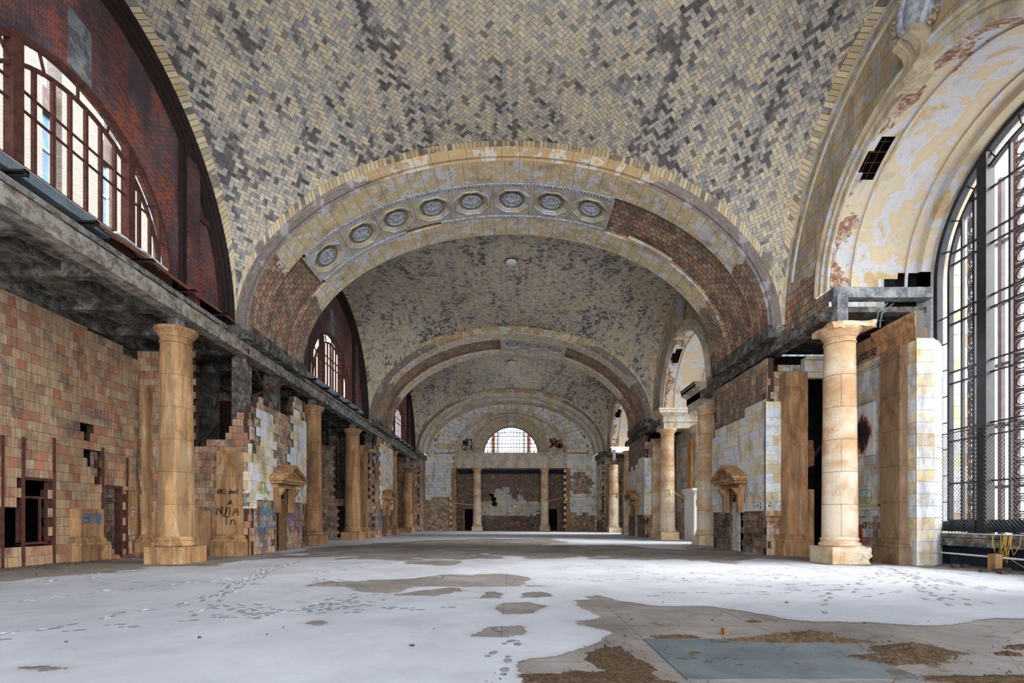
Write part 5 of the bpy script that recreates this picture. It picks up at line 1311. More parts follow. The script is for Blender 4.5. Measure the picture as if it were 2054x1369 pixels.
mb = MB(); rough_box(mb, -.3, .0, .3, 2.6, .34, .40, .04, 14, 5); mb.build('snow_lump', M['snowtop'], t)
t = thing('steel_cross_brace', 'crossed rusty steel angles hanging above the ruined left pier', 'brace', (-11.6, 22.2, 9.2))
for a, b in (((0, .2, -.1), (-.3, 3.6, -2.0)), ((.1, .3, -.1), (-1.6, 3.4, -2.2)), ((.0, 4.3, -.5), (-.9, 1.0, -2.3))):
    mb = MB(); mb.bar([a, b], .09, (1, 0, 0), .05); mb.build('angle_bar', M['rust'], t)
# right spandrel beams at the piers
for k in range(2):
    a, b = 18.9+S*k, 31.0+S*k
    t = thing('concrete_beam', ['charred black beam resting on the nearest right pier', 'charred dark beam over the second right pier'][k], 'beam', (11.95, (a+b)/2, 8.92)); h = (b-a)/2
    mb = MB(); rough_box(mb, -.35, .3, -h, h, 0, .45, .04, 40, k+7); mb.build('beam_body', M['conc_dark'], t)
    t = thing('concrete_beam', ['whitish beam across the side bay beside the big window', 'pale cross beam in the second right bay'][k], 'beam', (13.8, 18.85+S*k, 9.72))
    mb = MB(); rough_box(mb, -1.85, 1.8, -.2, .2, 0, .38, .012, 14, k+9); mb.build('beam_body', M['conc_grey'], t)
    if k == 0:
        mb = MB(); mb.box(-1.6, 1.7, .6, .62, -.55, -.53); mb.tube([(-.1, .1, -1.0), (.0, .1, -.4), (.5, .3, .0)], .03, 6); mb.tube([(.05, .1, -1.0), (.12, .1, -.5), (.7, .3, -.02)], .03, 6); mb.build('conduit', M['galv'], t)
for k in range(3):
    o = struct('ceiling', MB().box(12.0, 15.6, 18.95+S*k, 22.45+1.4+S*k, 9.3, 9.5), M['conc_dark'], 'sooty slab between right side bay and pier')
    o = struct('ceiling', MB().box(12.0, 15.6, 27.0+S*k, 31.0+S*k, 9.3, 9.5), M['conc_dark'], 'sooty slab behind a right pier')
struct('ceiling', MB().box(-17, 16.2, -9, 7.25, 18.2, 18.4), M['conc'], 'plain roof over the near end of the hall')

# ------------------------------------------------------------------ panelled return wall beside the big window, once per bay
def panel_wall(k):
    oy = S*k; L = sempty('wall_right', ['panelled stone wall with stained panel, green NETO tag and key frieze', 'panelled wall behind the second right bay', 'panelled wall behind the farthest right bay'][k])
    ys, ye = 17.45+oy, 22.45+oy; mm = M['ashlar_dirty'] if k == 0 else M['ashlar_warm']
    mb = MB(); masonry(mb, 'x', 13.985, 1, ys, ye, 0, 8.75, 1.0, .41, .3, lambda u, z: z < 8.1 or u < 18.6+oy, jit=.003, gap=.008, seed=121); mb.build('stone_courses', mm, L)
    mb = MB(); masonry(mb, 'y', ys-.04, 1, 14.0, 14.62, 0, 8.1, .62, .41, .3, lambda u, z: z < 7.9, jit=.003, gap=.008, seed=122, off=0)
    mb.build('stone_courses', M['ashlar_dirty'], L)  # soiled stone used to darken this front as if in shade
    mb = MB(); masonry(mb, 'x', 14.62, -1, ys, ys+.02, 0, 8, .6, .41, .2, None)
    mb = MB()
    for r in range(19):
        z = r*.41; t = (rnd.random()*.4, rnd.random(), rnd.random()); zz = min(z+.402, 7.85)
        mb.prism([(14.62, ys), (15.0, ys+.25), (15.62, ys+.82), (15.62, ys+1.4), (14.62, ys+.6)], 'z', z+.006, zz, blk=t)
    mb.build('window_jamb', M['ashlar_dirty'], L, fix=True)
    mb = MB(); mb.box(14.3, 15.55, ys+1.4, ye, 0, 8.7); mb.build('core', M['terra_rough'], L)
    # frieze and crowning moulding
    mb = MB(); x = 14.0
    rows = []
    for xo, z in ((0, 7.72), (-.05, 7.75), (-.05, 7.8), (-.02, 7.82), (-.02, 8.12), (-.06, 8.16), (-.10, 8.26), (-.22, 8.40), (-.30, 8.46), (-.30, 8.58), (0, 8.62)):
        rows.append([(x+xo, ys+(xo if xo < 0 else 0)-.0, z), (x+xo, 19.2+oy, z), (x+(xo if xo > -.06 else -.06), 19.4+oy, z), (x+(xo if xo > -.06 else -.06), ye, z)])
    mb.grid(rows); mb.build('cornice', M['ochre_dark'] if k == 0 else M['mould'], L)
    mb = MB(); u = 19.3+oy
    while u < 22.2+oy:    # Greek key
        for (a0, a1, b0, b1) in ((0, .04, 0, .26), (0, .34, .22, .26), (.30, .34, .04, .26), (.10, .34, .04, .08), (.10, .14, .04, .17), (.10, .24, .14, .17), (.34, .42, 0, .04), (0, .1, 0, .03)):
            mb.box(13.955, 13.98, u+a0, u+a1, 7.84+b0, 7.84+b1)
        u += .42
    mb.build('greek_key_frieze', M['conc_dark'] if k == 0 else M['mould'], L)
    mb = MB(); a, b = 18.95+oy, 22.1+oy     # panel frame
    for o_, w_ in ((0, .10), (.16, .05)):
        for q in ((a+o_, a+o_+w_, 1.95+o_, 7.55-o_), (b-o_-w_, b-o_, 1.95+o_, 7.55-o_), (a+o_, b-o_, 1.95+o_, 1.95+o_+w_), (a+o_, b-o_, 7.55-o_-w_, 7.55-o_)): mb.box(13.94, 14.0, *q)
    mb.build('panel_frame', M['mould'], L)
    if k == 0:
        mb = MB(); rough_box(mb, 13.91, 14.0, 19.35, 20.9, 4.05, 6.05, .02, 8, 4); p = mb.build('stained_panel', M['stained'], L); p['label'] = 'peeling white panel with dark red stain'
        write('graffiti', ['NETO'], M['pgreen'], (13.935, 21.15, 2.15), (0, -1, 0), (0, 0, 1), .58, L, thick=.035, adv=.72)
        scrawl('graffiti', M['pblack'], (13.97, 20.9, .9), (0, -1, 0), (0, 0, 1), 1.6, .6, 8, L, 31, .035)
        mb = MB()
        for cy, h in ((20.55, .95), (20.2, 1.05)):
            pts = [(cy+.17*math.cos(a)*(1.15 if math.sin(a) < 0 else .85), .95+h*.42*math.sin(a)) for a in arc(16, 0, 2*PI)][:-1]; mb.prism(pts, 'x', 13.955, 13.99)
        mb.build('graffiti', M['pred'], L, fix=True)
        scrawl('graffiti', M['pyellow'], (13.97, 20.8, 1.35), (0, -1, 0), (0, 0, 1), .9, .2, 4, L, 33, .05)
        mb = MB(); masonry(mb, 'x', 13.985, 1, 19.0, ye, .0, 1.72, .33, .3, .02, None, jit=.006, seed=5); mb.build('bare_tile_dado', M['terra_rough'], L)
panel_wall(0); panel_wall(1); panel_wall(2)
pilaster(14.0, 18.25, 'wide brown stained pilaster beside the big window', M['brown_stone'], rz=-PI/2, w_=.95, top=7.7, d=.30, cap=False)
for k in (1, 2): pilaster(14.0, 18.25+S*k, ['', 'ochre pilaster on the panelled wall of the second right bay', 'ochre pilaster on the panelled wall of the last right bay'][k], M['ochre'], rz=-PI/2, w_=.85, top=7.7, d=.30, cap=False)
# moulded frame of the dark opening beside the right pier
t = thing('opening_frame', 'cream moulded frame round the tall dark opening behind the right column', 'frame', (13.56, 22.3, 0))
for x in (-.62, .28): mb = MB(); mb.box(x, x+.16, -.05, .12, 6.3 if x > 0 else 5.6, 7.9); mb.box(x+.04, x+.12, -.09, -.05, 6.3 if x > 0 else 5.6, 7.9); mb.build('jamb', M['mould'], t)
mb = MB(); mb.box(-.64, .42, -.1, .15, 7.75, 8.0); mb.box(-.66, .42, -.16, .15, 8.0, 8.5); mb.box(-.66, .42, -.3, .15, 8.5, 8.62); mb.build('frieze', M['mould'], t)
mb = MB(); rough_box(mb, -.45, .0, .3, 1.0, 3.9, 5.1, .10, 8, 2); mb.build('broken_tile_lump', M['brickbit'], t)
mb = MB(); mb.bar([(-.5, .4, 3.6), (.5, .6, 4.9)], .12, (0, 1, 0), .08); mb.build('fallen_batten', M['black_steel'], t)
mb = MB(); mb.box(-.42, -.1, .1, .25, 0, 2.9); mb.build('ochre_door_jamb', M['ochre'], t)
# cornice blocks over the second-bay right columns
for y, lb in ((YC1+S, 'sunlit cream cornice block on the third right column'), (YC2, 'cornice block jutting over the column beside the right pier')):
    t = thing('cornice_block', lb, 'cornice', (12.15, y, 8.5)); mb = MB(); s_ = 1 if y > 35 else -1
    pr = [(-.42, 0), (-.42, .45), (-.5, .5), (-.5, .9), (-.6, .98), (-.8, 1.1), (-.86, 1.16), (-.86, 1.32), (-.92, 1.36), (-.92, 1.46), (0, 1.5)]
    rows = []
    for o, z in pr: rows.append([(o, 1.6 if s_ < 0 else 1.5, z), (o, o*1.0 if 1 else 0, z), (3.3, o, z)] if s_ > 0 else [(o, 2.2, z), (o, -o*0-.4, z), (o*.3, -.42, z)])
    if s_ > 0: mb.grid(rows); mb.box(-.4, 3.3, -.4, 1.4, 0, 1.42)
    else: mb.grid(rows); mb.box(-.41, .4, -.41, 2.2, 0, 1.44); 
    if s_ < 0:
        for o0, o1, z0, z1 in ((-.5, .45, .5, .9), (-.86, .45, 1.1, 1.32), (-.92, .45, 1.36, 1.46)): mb.box(o0, o1, -.45, 2.2, z0, z1)
    mb.build('cornice_body', M['mould'], t, smooth=False)

# ------------------------------------------------------------------ vestibule of white doors in the second right bay
t = thing('door_vestibule', 'white wooden vestibule with glazed double doors in the second right bay', 'vestibule', (13.95, 35.8, 0))
mb = MB(); mb.box(-1.0, 1.3, -.1, 2.0, 3.3, 3.45); mb.box(-1.1, 1.3, -.2, 2.0, 3.45, 3.6); mb.box(-1.2, 1.3, -.3, 2.0, 3.6, 3.75); mb.box(-.95, 1.3, -.05, .05, 2.35, 2.5); mb.box(-.95, 1.3, -.05, .05, 3.1, 3.3); mb.build('canopy', M['white'], t)
for x in (-.95, -.25, .5, 1.1): mb = MB(); mb.box(x-.07, x+.07, -.1, .08, 0, 3.3); mb.build('post', M['white'], t)
for x in (-.6, .12, .8):
    mb = MB()
    for q in ((-.28, -.16, 0, 2.35), (.16, .28, 0, 2.35), (-.16, .16, 0, .5), (-.16, .16, 2.1, 2.35), (-.28, .28, 2.95, 3.1), (-.02, .02, 2.5, 3.0)): mb.box(x+q[0], x+q[1], -.04, .02, q[2], q[3])
    mb.build('door_leaf', M['white'], t)
mb = MB(); mb.box(-.98, -.92, .1, 2.0, 0, 3.3); mb.build('side_panel', M['white'], t)
# ------------------------------------------------------------------ end wall
E = sempty('wall_end', 'pale block end wall under the last arch, with a semicircular window and a columned opening')
Y = YEND; OX = 7.33; OZ = 8.35; LZ = 10.4
def in_big(x, z): return abs(x) < 11.35 and (z < ZS or z < ZS+7.2*math.sqrt(max(0, 1-(x/11.4)**2)))
def in_lun(x, z): return z > LZ-.3 and (x/7.3)**2+((z-LZ)/5.5)**2 < 1
def pl(x, z):
    if not in_big(x, z) or in_lun(x, z) or (abs(x) < OX and z < LZ): return False
    if z > LZ and (x/10.1)**2+((z-LZ)/6.6)**2 < 1: return False     # voussoirs there
    if z < 4.4+.25*ns(x*1.5, 2) and x < -7.6 and not (x > -7.95-.3*ns(z*2, 1)): return False
    if x > 7.5 and z < 2.0: return False
    if x > 7.5 and z < 2.6 and ns(x*2, z*2, 4) > .1: return False
    if 7.7 < x < 11.2 and 3.6 < z < 8.1 and (abs(x-9.3)/1.7)**2+(abs(z-6.3)/1.5)**2+.9*ns(x*1.1, z*1.1, 3) < 1 and not (x < 8 and z < 5): return False
    return True
mb = MB(); masonry(mb, 'y', Y, 1, -11.4, 11.4, 0, 17.2, .82, .41, .12, pl, jit=.006, gap=.012, seed=201); mb.build('pale_blocks', M['ashlar'], E)
def pc(x, z): return in_big(x, z) and not (abs(x) < OX and z < LZ) and not in_lun(x, z)
mb = MB(); masonry(mb, 'y', Y+.1, 1, -11.4, 11.4, 0, 17.3, .35, .30, .5, pc, jit=.02, seed=202); mb.build('tile_core', M['terra_rough'], E)
mb = MB(); n = 34; R = random.Random(5)     # radiating voussoirs
for i in range(n):
    t0, t1 = PI*i/n+.004, PI*(i+1)/n-.004; cuts = [0, .33, .66, 1] if i % 2 else [0, .5, 1]
    for a, b in zip(cuts, cuts[1:]):
        def pt(t, q): return (math.cos(t)*(7.25+(10.15-7.25)*q), LZ+math.sin(t)*(5.45+(6.65-5.45)*q))
        P = [pt(t0, a+.01), pt(t1, a+.01), pt(t1, b-.01), pt(t0, b-.01)]
        mb.prism(P, 'y', Y+R.random()*.012, Y+.12, blk=(R.random(), R.random(), 0))
mb.build('voussoirs', M['ashlar'], E, fix=True)
def esweep(mb, prof, cx, cz, t0=0, t1=PI, n=64):
    """prof (rx, rz, y)"""
    rows = []; us = []; acc = 0
    for i in range(n+1):
        t = t0+(t1-t0)*i/n; rows.append([(cx+rx*math.cos(t), y, cz+rz*math.sin(t)) for rx, rz, y in prof]); us.append([(t*5, j*.4) for j in range(len(prof))])
    mb.grid(rows, us, True)
mb = MB(); esweep(mb, [(7.5, 5.7, Y), (7.5, 5.7, Y-.15), (7.3, 5.5, Y-.2), (7.15, 5.35, Y-.05), (7.1, 5.3, Y+.1), (7.0, 5.2, Y+.9)], 0, LZ); mb.build('outer_arch_moulding', M['mould'], E, smooth=30)
mb = MB(); esweep(mb, [(7.1, 5.3, Y+.55), (4.9, 4.9, Y+.55)], 0, LZ); mb.build('lunette_face', M['ashlar_dirty'] if 0 else M['mould'], E)
mb = MB(); esweep(mb, [(5.1, 5.05, Y+.55), (5.1, 5.05, Y+.35), (4.85, 4.85, Y+.3), (4.7, 4.7, Y+.45), (4.65, 4.65, Y+.7), (3.75, 3.75, Y+1.5), (3.7, 3.7, Y+1.9)], 0, LZ); mb.build('inner_arch_moulding', M['carved_cream'], E, smooth=30)
mb = MB(); mb.box(-.35, .35, Y+.1, Y+.8, LZ+3.9, LZ+5.1); mb.box(-.22, -.1, Y+.0, Y+.1, LZ+3.9, LZ+5.0); mb.box(.1, .22, Y, Y+.1, LZ+3.9, LZ+5.0); mb.box(-.45, .45, Y+.0, Y+.8, LZ+5.0, LZ+5.2); mb.build('keystone', M['carved'], E)
mb = MB()      # entablature
for z0, z1, d in ((8.35, 8.6, .1), (8.6, 9.2, .16), (9.2, 9.35, .24), (9.35, 9.75, .12), (9.75, 9.95, .3), (9.95, 10.15, .5), (10.15, 10.3, .6)): mb.box(-OX-.1, OX+.1, Y-d, Y+1.7, z0, z1)
mb.build('entablature', M['mould'], E)
mb = MB(); mb.box(-11.6, 11.6, Y+.62, Y+.8, 10.3, 10.9) if 0 else mb.box(-7.3, 7.3, Y-.02, Y+1.9, 10.3, 10.42); mb.build('lunette_sill', M['mould'], E)
for s in (-1, 1):
    mb = MB(); mb.box(s*OX, s*(OX+.5), Y-.12, Y+.4, 0, 8.35); mb.box(s*(OX-.05), s*(OX+.55), Y-.18, Y+.4, 7.9, 8.35); mb.box(s*(OX-.06), s*(OX+.36), Y-.2, Y+.4, 0, .6); mb.build('ochre_respond', M['ochre'], E)
wn = sempty('window_7', 'bright semicircular end window with small panes'); yw = Y+1.8; m = M['steel']
mb = MB(); mb.bar([(3.68*math.cos(PI*i/40), yw, LZ+3.68*math.sin(PI*i/40)) for i in range(41)], .14, (0, 1, 0), .14); mb.bar([(-3.7, yw, LZ+.05), (3.7, yw, LZ+.05)], .1, (0, 1, 0), .14); mb.build('outer_frame', m, wn)
mb = MB(); mb.bar([(3.15*math.cos(PI*i/40), yw, LZ+3.15*math.sin(PI*i/40)) for i in range(41)], .06, (0, 1, 0), .1); mb.build('inner_frame', m, wn)
for x in (-1.8, 1.8): mb = MB(); zt = math.sqrt(3.68**2-x*x); mb.box(x-.08, x+.08, yw-.12, yw+.1, LZ, LZ+zt); mb.build('heavy_mullion', m, wn)
for i in range(-8, 9):
    x = i*.4
    if abs(x) > 3.2 or abs(abs(x)-1.8) < .15: continue
    mb = MB(); r_ = 3.65; zt = math.sqrt(r_**2-x*x); mb.box(x-.045, x+.045, yw-.03, yw+.03, LZ, LZ+zt); mb.build('glazing_bar', m, wn)
for z in (.45, .95, 1.45, 1.95, 2.45, 2.95): mb = MB(); q = math.sqrt(3.65**2-z*z); mb.box(-q, q, yw-.03, yw+.03, LZ+z-.045, LZ+z+.045); mb.build('glazing_bar', m, wn)
mb = MB(); pts = [(3.66*math.cos(PI*i/30), LZ+3.66*math.sin(PI*i/30)) for i in range(31)]; mb.prism(pts, 'y', yw-.004, yw+.004); mb.build('pane', M['glass'], wn)
mb = MB(); mb.box(-7.3, -3.6, yw-.2, yw+.3, LZ-.1, LZ+.1)
rows = [[(3.7*math.cos(PI*i/40), yw, LZ+3.7*math.sin(PI*i/40)), (9*math.cos(PI*i/40), yw, LZ+9*math.sin(PI*i/40))] for i in range(41)]; mb.grid(rows); mb.build('back_face', M['mould'], E)
for x in (-2.6, 2.6):
    t = thing('brick_chimney', ['pinkish brick shaft outside the end window, left of centre', 'pinkish brick shaft outside the end window, right of centre'][x > 0], 'chimney', (x, Y+7, 0)); mb = MB(); mb.box(-.28, .28, -.4, .4, 0, 14.2); mb.build('shaft', M['brickbit'], t)
# graffiti in the lunette
scrawl('graffiti', M['pblack'], (-6.7, Y+.52, LZ+.4), (1, 0, 0), (0, 0, 1), 1.5, 1.5, 16, E, 41, .12)
scrawl('graffiti', M['pred'], (3.9+1.3, Y+.52, LZ+.75), (1, 0, 0), (0, 0, 1), 1.7, 1.2, 26, E, 42, .16)
scrawl('graffiti', M['pblack'], (3.9+1.3, Y+.50, LZ+.7), (1, 0, 0), (0, 0, 1), 1.8, 1.2, 14, E, 43, .06)
scrawl('graffiti', M['pblack'], (5.4, Y+.50, LZ+.2), (1, 0, 0), (0, 0, 1), 1.4, .4, 8, E, 44, .05)
scrawl('graffiti', M['pblue'], (-5.3, Y+.5, LZ+.4), (1, 0, 0), (0, 0, 1), .5, 1.5, 7, E, 45, .05)
# inner end room behind the opening
Z = sempty('wall_end', 'dark tiled inner wall behind the end columns with torn plaster'); Y2 = Y+4.0
def pi_(x, z): return not (4.9 < abs(x) < 6.55 and z < 3.0)
mb = MB(); masonry(mb, 'y', Y2, 1, -7.9, 7.9, 0, 8.3, .40, .30, .3, pi_, jit=.02, seed=211); mb.build('tile_courses', M['terra_dark'], Z)
def pp(x, z):
    if not (-4.2 < x < 4.3): return False
    if z < 2.0+.2*ns(x*2, 1): return False
    lim = 4.0+.25*ns(x*1.4, 3)+(1.9*max(0, 1-abs(x+.9)/1.7)+.9*max(0, 1-abs(x+2.4)/1.0))+(.5 if .8 < x < 1.8 else 0)
    if x > 1.5 and z < 3.0 and ns(x*2, z*2, 8) > .05: return False
    return z < lim
mb = MB(); masonry(mb, 'y', Y2-.09, 1, -4.2, 4.3, 1.8, 7, .5, .25, .1, pp, jit=.004, gap=.004, seed=212); mb.build('torn_plaster', M['ashlar_warm'], Z)
mb = MB(); R = random.Random(9)
for cx, cz, r_ in ((-2.6, 4.9, .55), (-1.75, 5.4, .6), (-.6, 5.7, .6), (-.3, 4.4, .75), (.5, 3.9, .5), (1.3, 4.6, .55), (2.4, 2.6, .7), (3.3, 2.7, .5)):
    pts = [(cx+r_*R.uniform(.6, 1.1)*math.cos(a), cz+r_*R.uniform(.6, 1.15)*math.sin(a)) for a in arc(8, 0, 2*PI*.88)]; mb.prism(pts, 'y', Y2-.2-R.random()*.05, Y2-.1)
mb.build('white_plaster_patch', M['poster'], Z, fix=True)
mb = MB()
for cx, cz in ((-2.45, 4.4), (-2.3, 3.7), (-2.7, 4.9)):
    pts = [(cx+.45*R.uniform(.6, 1.1)*math.cos(a), cz+.38*R.uniform(.6, 1.15)*math.sin(a)) for a in arc(8, 0, 2*PI*.88)]; mb.prism(pts, 'y', Y2-.28, Y2-.2)
mb.build('dark_patch', M['dark'], Z, fix=True)  # irregular near-black patches set over the plaster
for s in (-1, 1):
    mb = MB(); mb.box(s*4.75, s*4.95, Y2-.15, Y2+.1, 0, 3.15); mb.box(s*6.5, s*6.7, Y2-.15, Y2+.1, 0, 3.15); mb.box(s*4.75, s*6.7, Y2-.15, Y2+.1, 3.0, 3.2); mb.build('door_surround', M['ochre'], Z)
    mb = MB(); mb.box(s*4.8, s*6.7, Y2+1.2, Y2+1.3, 0, 3.2); mb.box(s*4.8, s*4.85, Y2+.2, Y2+1.3, 0, 3.2); mb.box(s*6.65, s*6.7, Y2+.2, Y2+1.3, 0, 3.2); mb.box(s*4.8, s*6.7, Y2+.2, Y2+1.3, 3.15, 3.25); mb.build('dark_passage', M['dark'], Z)
    mb = MB(); masonry(mb, 'x', s*7.6, s, Y, Y2, 0, 8.3, .4, .3, .3, None, seed=3); mb.build('side_wall', M['terra_dark'], Z)
struct('ceiling', MB().box(-7.8, 7.8, Y+1.6, Y2+.3, 8.3, 8.5), M['conc_dark'], 'dark flat ceiling of the recess behind the end columns')
mb = MB(); mb.box(-7.3, 7.3, Y2-.35, Y2-.1, 7.9, 8.3); mb.build('navy_soffit_band', M['navy'], Z)
scrawl('graffiti', M['pblack'], (-3.9, Y2-.13, .3), (1, 0, 0), (0, 0, 1), 8, 1.5, 20, Z, 51, .06)
for x, lb in ((-4.5, 'left column of the pair in front of the end wall opening'), (4.5, 'right column of the pair in front of the end wall opening')):
    column(x, Y+.3, lb, M['cream_stone'], 'columns of the end wall', near=False, top=8.4, post=False)
for s in (-1, 1):
    L = sempty('wall_end', 'end of the side aisle'); mb = MB(); masonry(mb, 'y', Y+.1, 1, min(s*11.4, s*16.3), max(s*11.4, s*16.3), 0, 9.4, .4, .3, .3, None, seed=3); mb.build('tile_core', M['terra_rough'], L)
# light blocking gable above the last arch
struct('wall_end', MB().box(-13, 13, Y+2.0, Y+2.2, LZ+4.2, 19), M['conc'], 'upper gable behind the end window')
# ------------------------------------------------------------------ lamps, cable
for y, lb in ((31.8, 'round white ceiling light in the second vault'), (52.0, 'tiny round ceiling light in the farthest vault')):
    t = thing('ceiling_light', lb, 'ceiling light', (.1, y, 17.72)); mb = MB(); mb.lathe([(.33, .02), (.36, -.08), (.34, -.16), (.28, -.2), (.001, -.24)], 28); mb.build('dish', M['lampw'], t, smooth=50)
    mb = MB(); mb.lathe([(.40, .02), (.40, -.04), (.33, -.05)], 28); mb.build('rim', M['steel'], t)
t = thing('light_string', 'sagging yellow work-light cable strung across the far end of the hall', 'light string', (0, 0, 0))
A = [(-11.2, 62, 4.1), (-3.2, 63, 3.25), (.5, 61, 3.3), (6.0, 55, 3.95), (9.6, 46, 3.9), (11.5, 36.5, 3.7), (13.6, 37.6, 2.9)]
mb = MB(); pts = []
for p, q in zip(A, A[1:]):
    for i in range(8):
        f = i/8; pts.append((p[0]+(q[0]-p[0])*f, p[1]+(q[1]-p[1])*f, p[2]+(q[2]-p[2])*f-.35*4*f*(1-f)*.4))
mb.tube(pts+[A[-1]], .028, 5); mb.build('cable', M['cord'], t)
for p in A[1:6]:
    mb = MB(); mb.lathe([(.02, p[2]), (.05, p[2]-.06), (.05, p[2]-.16), (.10, p[2]-.26), (.09, p[2]-.36), (.001, p[2]-.42)], 12, (p[0], p[1])); mb.build('bulb_cage', M['cord'], t)

# ------------------------------------------------------------------ things on the floor
t = thing('floor_slab', 'blue-grey metal plate lying on the bare floor in the foreground', 'plate', (3.05, 5.9, 0)); mb = MB()
rough_box(mb, -1.16, 1.2, -.86, .85, .0, .014, .003, 8, 3); mb.build('plate', M['slate2'], t)
def mound(x, y, rx, ry, h, label, seed, mat='dirt'):
    t = thing('dirt_pile', label, 'dirt', (x, y, 0)); mb = MB(); R = random.Random(seed); P = []
    for i in range(13):
        r = i/12; row = []
        for j in range(73):
            a = 2*PI*(j % 72)/72; k = 1+.7*fb(math.cos(a)*1.5+seed, math.sin(a)*1.5, 0, 6)+.35*ns(math.cos(a)*7, math.sin(a)*7, seed); row.append((rx*r*k*math.cos(a), ry*r*k*math.sin(a), max(.0, h*(1-r)**1.3*(1+.8*ns(math.cos(a)*3*r, math.sin(a)*3*r, seed)))+.012*(1 if r < 1 else 0)+.03*h/.1*fb(r*9*math.cos(a), r*9*math.sin(a), seed)*(1-r)))
        P.append(row)
    mb.grid(P); mb.build('heap', M[mat], t, smooth=50)
    mb = MB()
    for i in range(int(150*max(rx, ry))):
        a = R.random()*6.28; r = R.random()**.6*1.6; s_ = R.uniform(.004, .017); cx, cy = rx*r*math.cos(a), ry*r*math.sin(a); cz = .004+h*max(0, 1-r)**1.3*.8
        v = [(cx+s_*R.uniform(.6, 1.3)*math.cos(q), cy+s_*R.uniform(.6, 1.3)*math.sin(q), cz) for q in arc(5, 0, 5)]; tp = (cx, cy, cz+s_*1.2)
        for q in range(len(v)): mb.face([v[q], v[(q+1) % len(v)], tp])
    c = mb.build('crumbs', M['dirt' if mat == 'rock' else 'rock'], t); c['kind'] = 'stuff'
for a in ((3.75, 6.65, .95, .13, .10, 'long ridge of brown dirt across the top of the grey plate', 1), (4.55, 5.8, .55, .22, .07, 'dirt ridge trailing right of the grey plate', 12), (2.35, 6.85, .35, .10, .03, 'thin dirt strip behind the left part of the plate', 3), (5.0, 6.15, .42, .30, .09, 'oval heap of brown dirt right of the grey plate', 2), (4.25, 7.0, .25, .16, .06, 'small round dirt heap behind the plate', 4),
          (6.6, 6.3, .32, .1, .05, 'dirt heap near the right edge of the foreground', 5), (5.1, 5.0, .9, .22, .03, 'flat spread of dirt at the bottom right of the floor', 6), (1.35, 5.6, .3, .8, .02, 'thin dirt spread along the left side of the plate', 7), (.9, 5.05, .7, .25, .02, 'dirt smear at the bottom edge left of the plate', 8), (3.9, 7.9, .12, .06, .03, 'lone clod of dirt on the wet floor', 9), (6.0, 6.0, .14, .08, .03, 'little dirt clod right of the oval heap', 10)):
    mound(*a)
def chunk(x, y, s_, label, group, mat, seed, flat=.5):
    R = random.Random(seed); mb = MB(); t = None
    rough_box(mb, -s_, s_, -s_*R.uniform(.5, .9), s_*R.uniform(.5, .9), 0, s_*2*flat, s_*.35, 4, seed)
    o = mb.build('rubble_chunk', M[mat]); o.location = (x, y, .0); o.rotation_euler = (0, 0, R.random()*6); tag(o, label, 'rubble', group)
R = random.Random(11)
for i in range(26):
    px, py = R.uniform(1180, 2040), R.uniform(1235, 1360); x, y = px2w(px, py); chunk(x, y, R.uniform(.008, .022), 'small dark stone crumb scattered on the bare foreground floor', 'stone crumbs on the bare floor', 'rock', i)
for i, (px, py) in enumerate([(535, 1273), (568, 1259), (827, 1296), (400, 1280), (1330, 1208), (1578, 1209), (870, 1262), (132, 1288)]):
    x, y = px2w(px, py); chunk(x, y, R.uniform(.012, .028), 'small dark crumb lying alone on the snow', 'crumbs on the snow', 'rock', 60+i)
for i in range(16):
    chunk(R.uniform(-15.9, -14.6), R.uniform(20.3, 22.0), R.uniform(.06, .17), 'broken tile fragment heaped at the left doorway', 'tile fragments at the left doorway', 'brickbit' if i % 2 else 'rock', 80+i)
for i in range(14):
    chunk(R.uniform(14.2, 15.3), R.uniform(11.6, 17.2), R.uniform(.05, .12), 'grey rubble piece under the right window sill', 'rubble under the right window', 'rock', 120+i)
chunk(3.05+.05, 7.05, .045, 'small reddish brick fragment behind the grey plate', None, 'brickbit', 140, .9)
# strip of grit along the left wall
mb = MB(); R = random.Random(21)
for i in range(1500):
    y = R.uniform(12, 22.2); x = -16.2+abs(R.gauss(0, .5)); s_ = R.uniform(.01, .05)
    a = R.random()*6; v = [(x+s_*math.cos(a+q), y+s_*math.sin(a+q), .009) for q in (0, 2.1, 4.2)]; tp = (x, y, .009+s_*.6)
    for q in range(3): mb.face([v[q], v[(q+1) % 3], tp])
o = mb.build('floor_grit', M['rock']); tag(o, 'dark grit and crumbs along the foot of the left tiled wall', 'grit', kind='stuff')
# footprints pressed in the snow
fp = MB(); lp = MB(); R = random.Random(31)
def sole(x, y, a, L=.30, W=.11, kick=0):
    d = Vector((math.cos(a), math.sin(a), 0)); e = Vector((-d.y, d.x, 0)); c = Vector((x, y, 0)); z = .0085+.0006*R.random()
    def blob(cx, l, w_, n=9): 
        return [c+d*(cx+l*math.cos(q))+e*(w_*math.sin(q)*R.uniform(.85, 1.15))+Vector((0, 0, z)) for q in arc(n, 0, 2*PI)][:-1]
    fp.face(blob(L*.2, L*.3, W*.5)); fp.face(blob(-L*.33, L*.17, W*.38))
    for s_ in (-1, 1):
        if R.random() < .6:
            cc = c+d*(L*R.uniform(-.3, .3))+e*s_*(W*.6); ll = L*R.uniform(.15, .4); ww = .006+kick*R.uniform(.3, .9); ring = [cc+d*(ll*math.cos(q)*R.uniform(.6, 1.1))+e*(ww*math.sin(q)*R.uniform(.6, 1.3))+Vector((0, 0, .0095)) for q in arc(8, 0, 2*PI)][:-1]
            tp = cc+Vector((0, 0, .014+kick*.4))
            for q in range(8): lp.face([ring[q], ring[(q+1) % 8], tp])
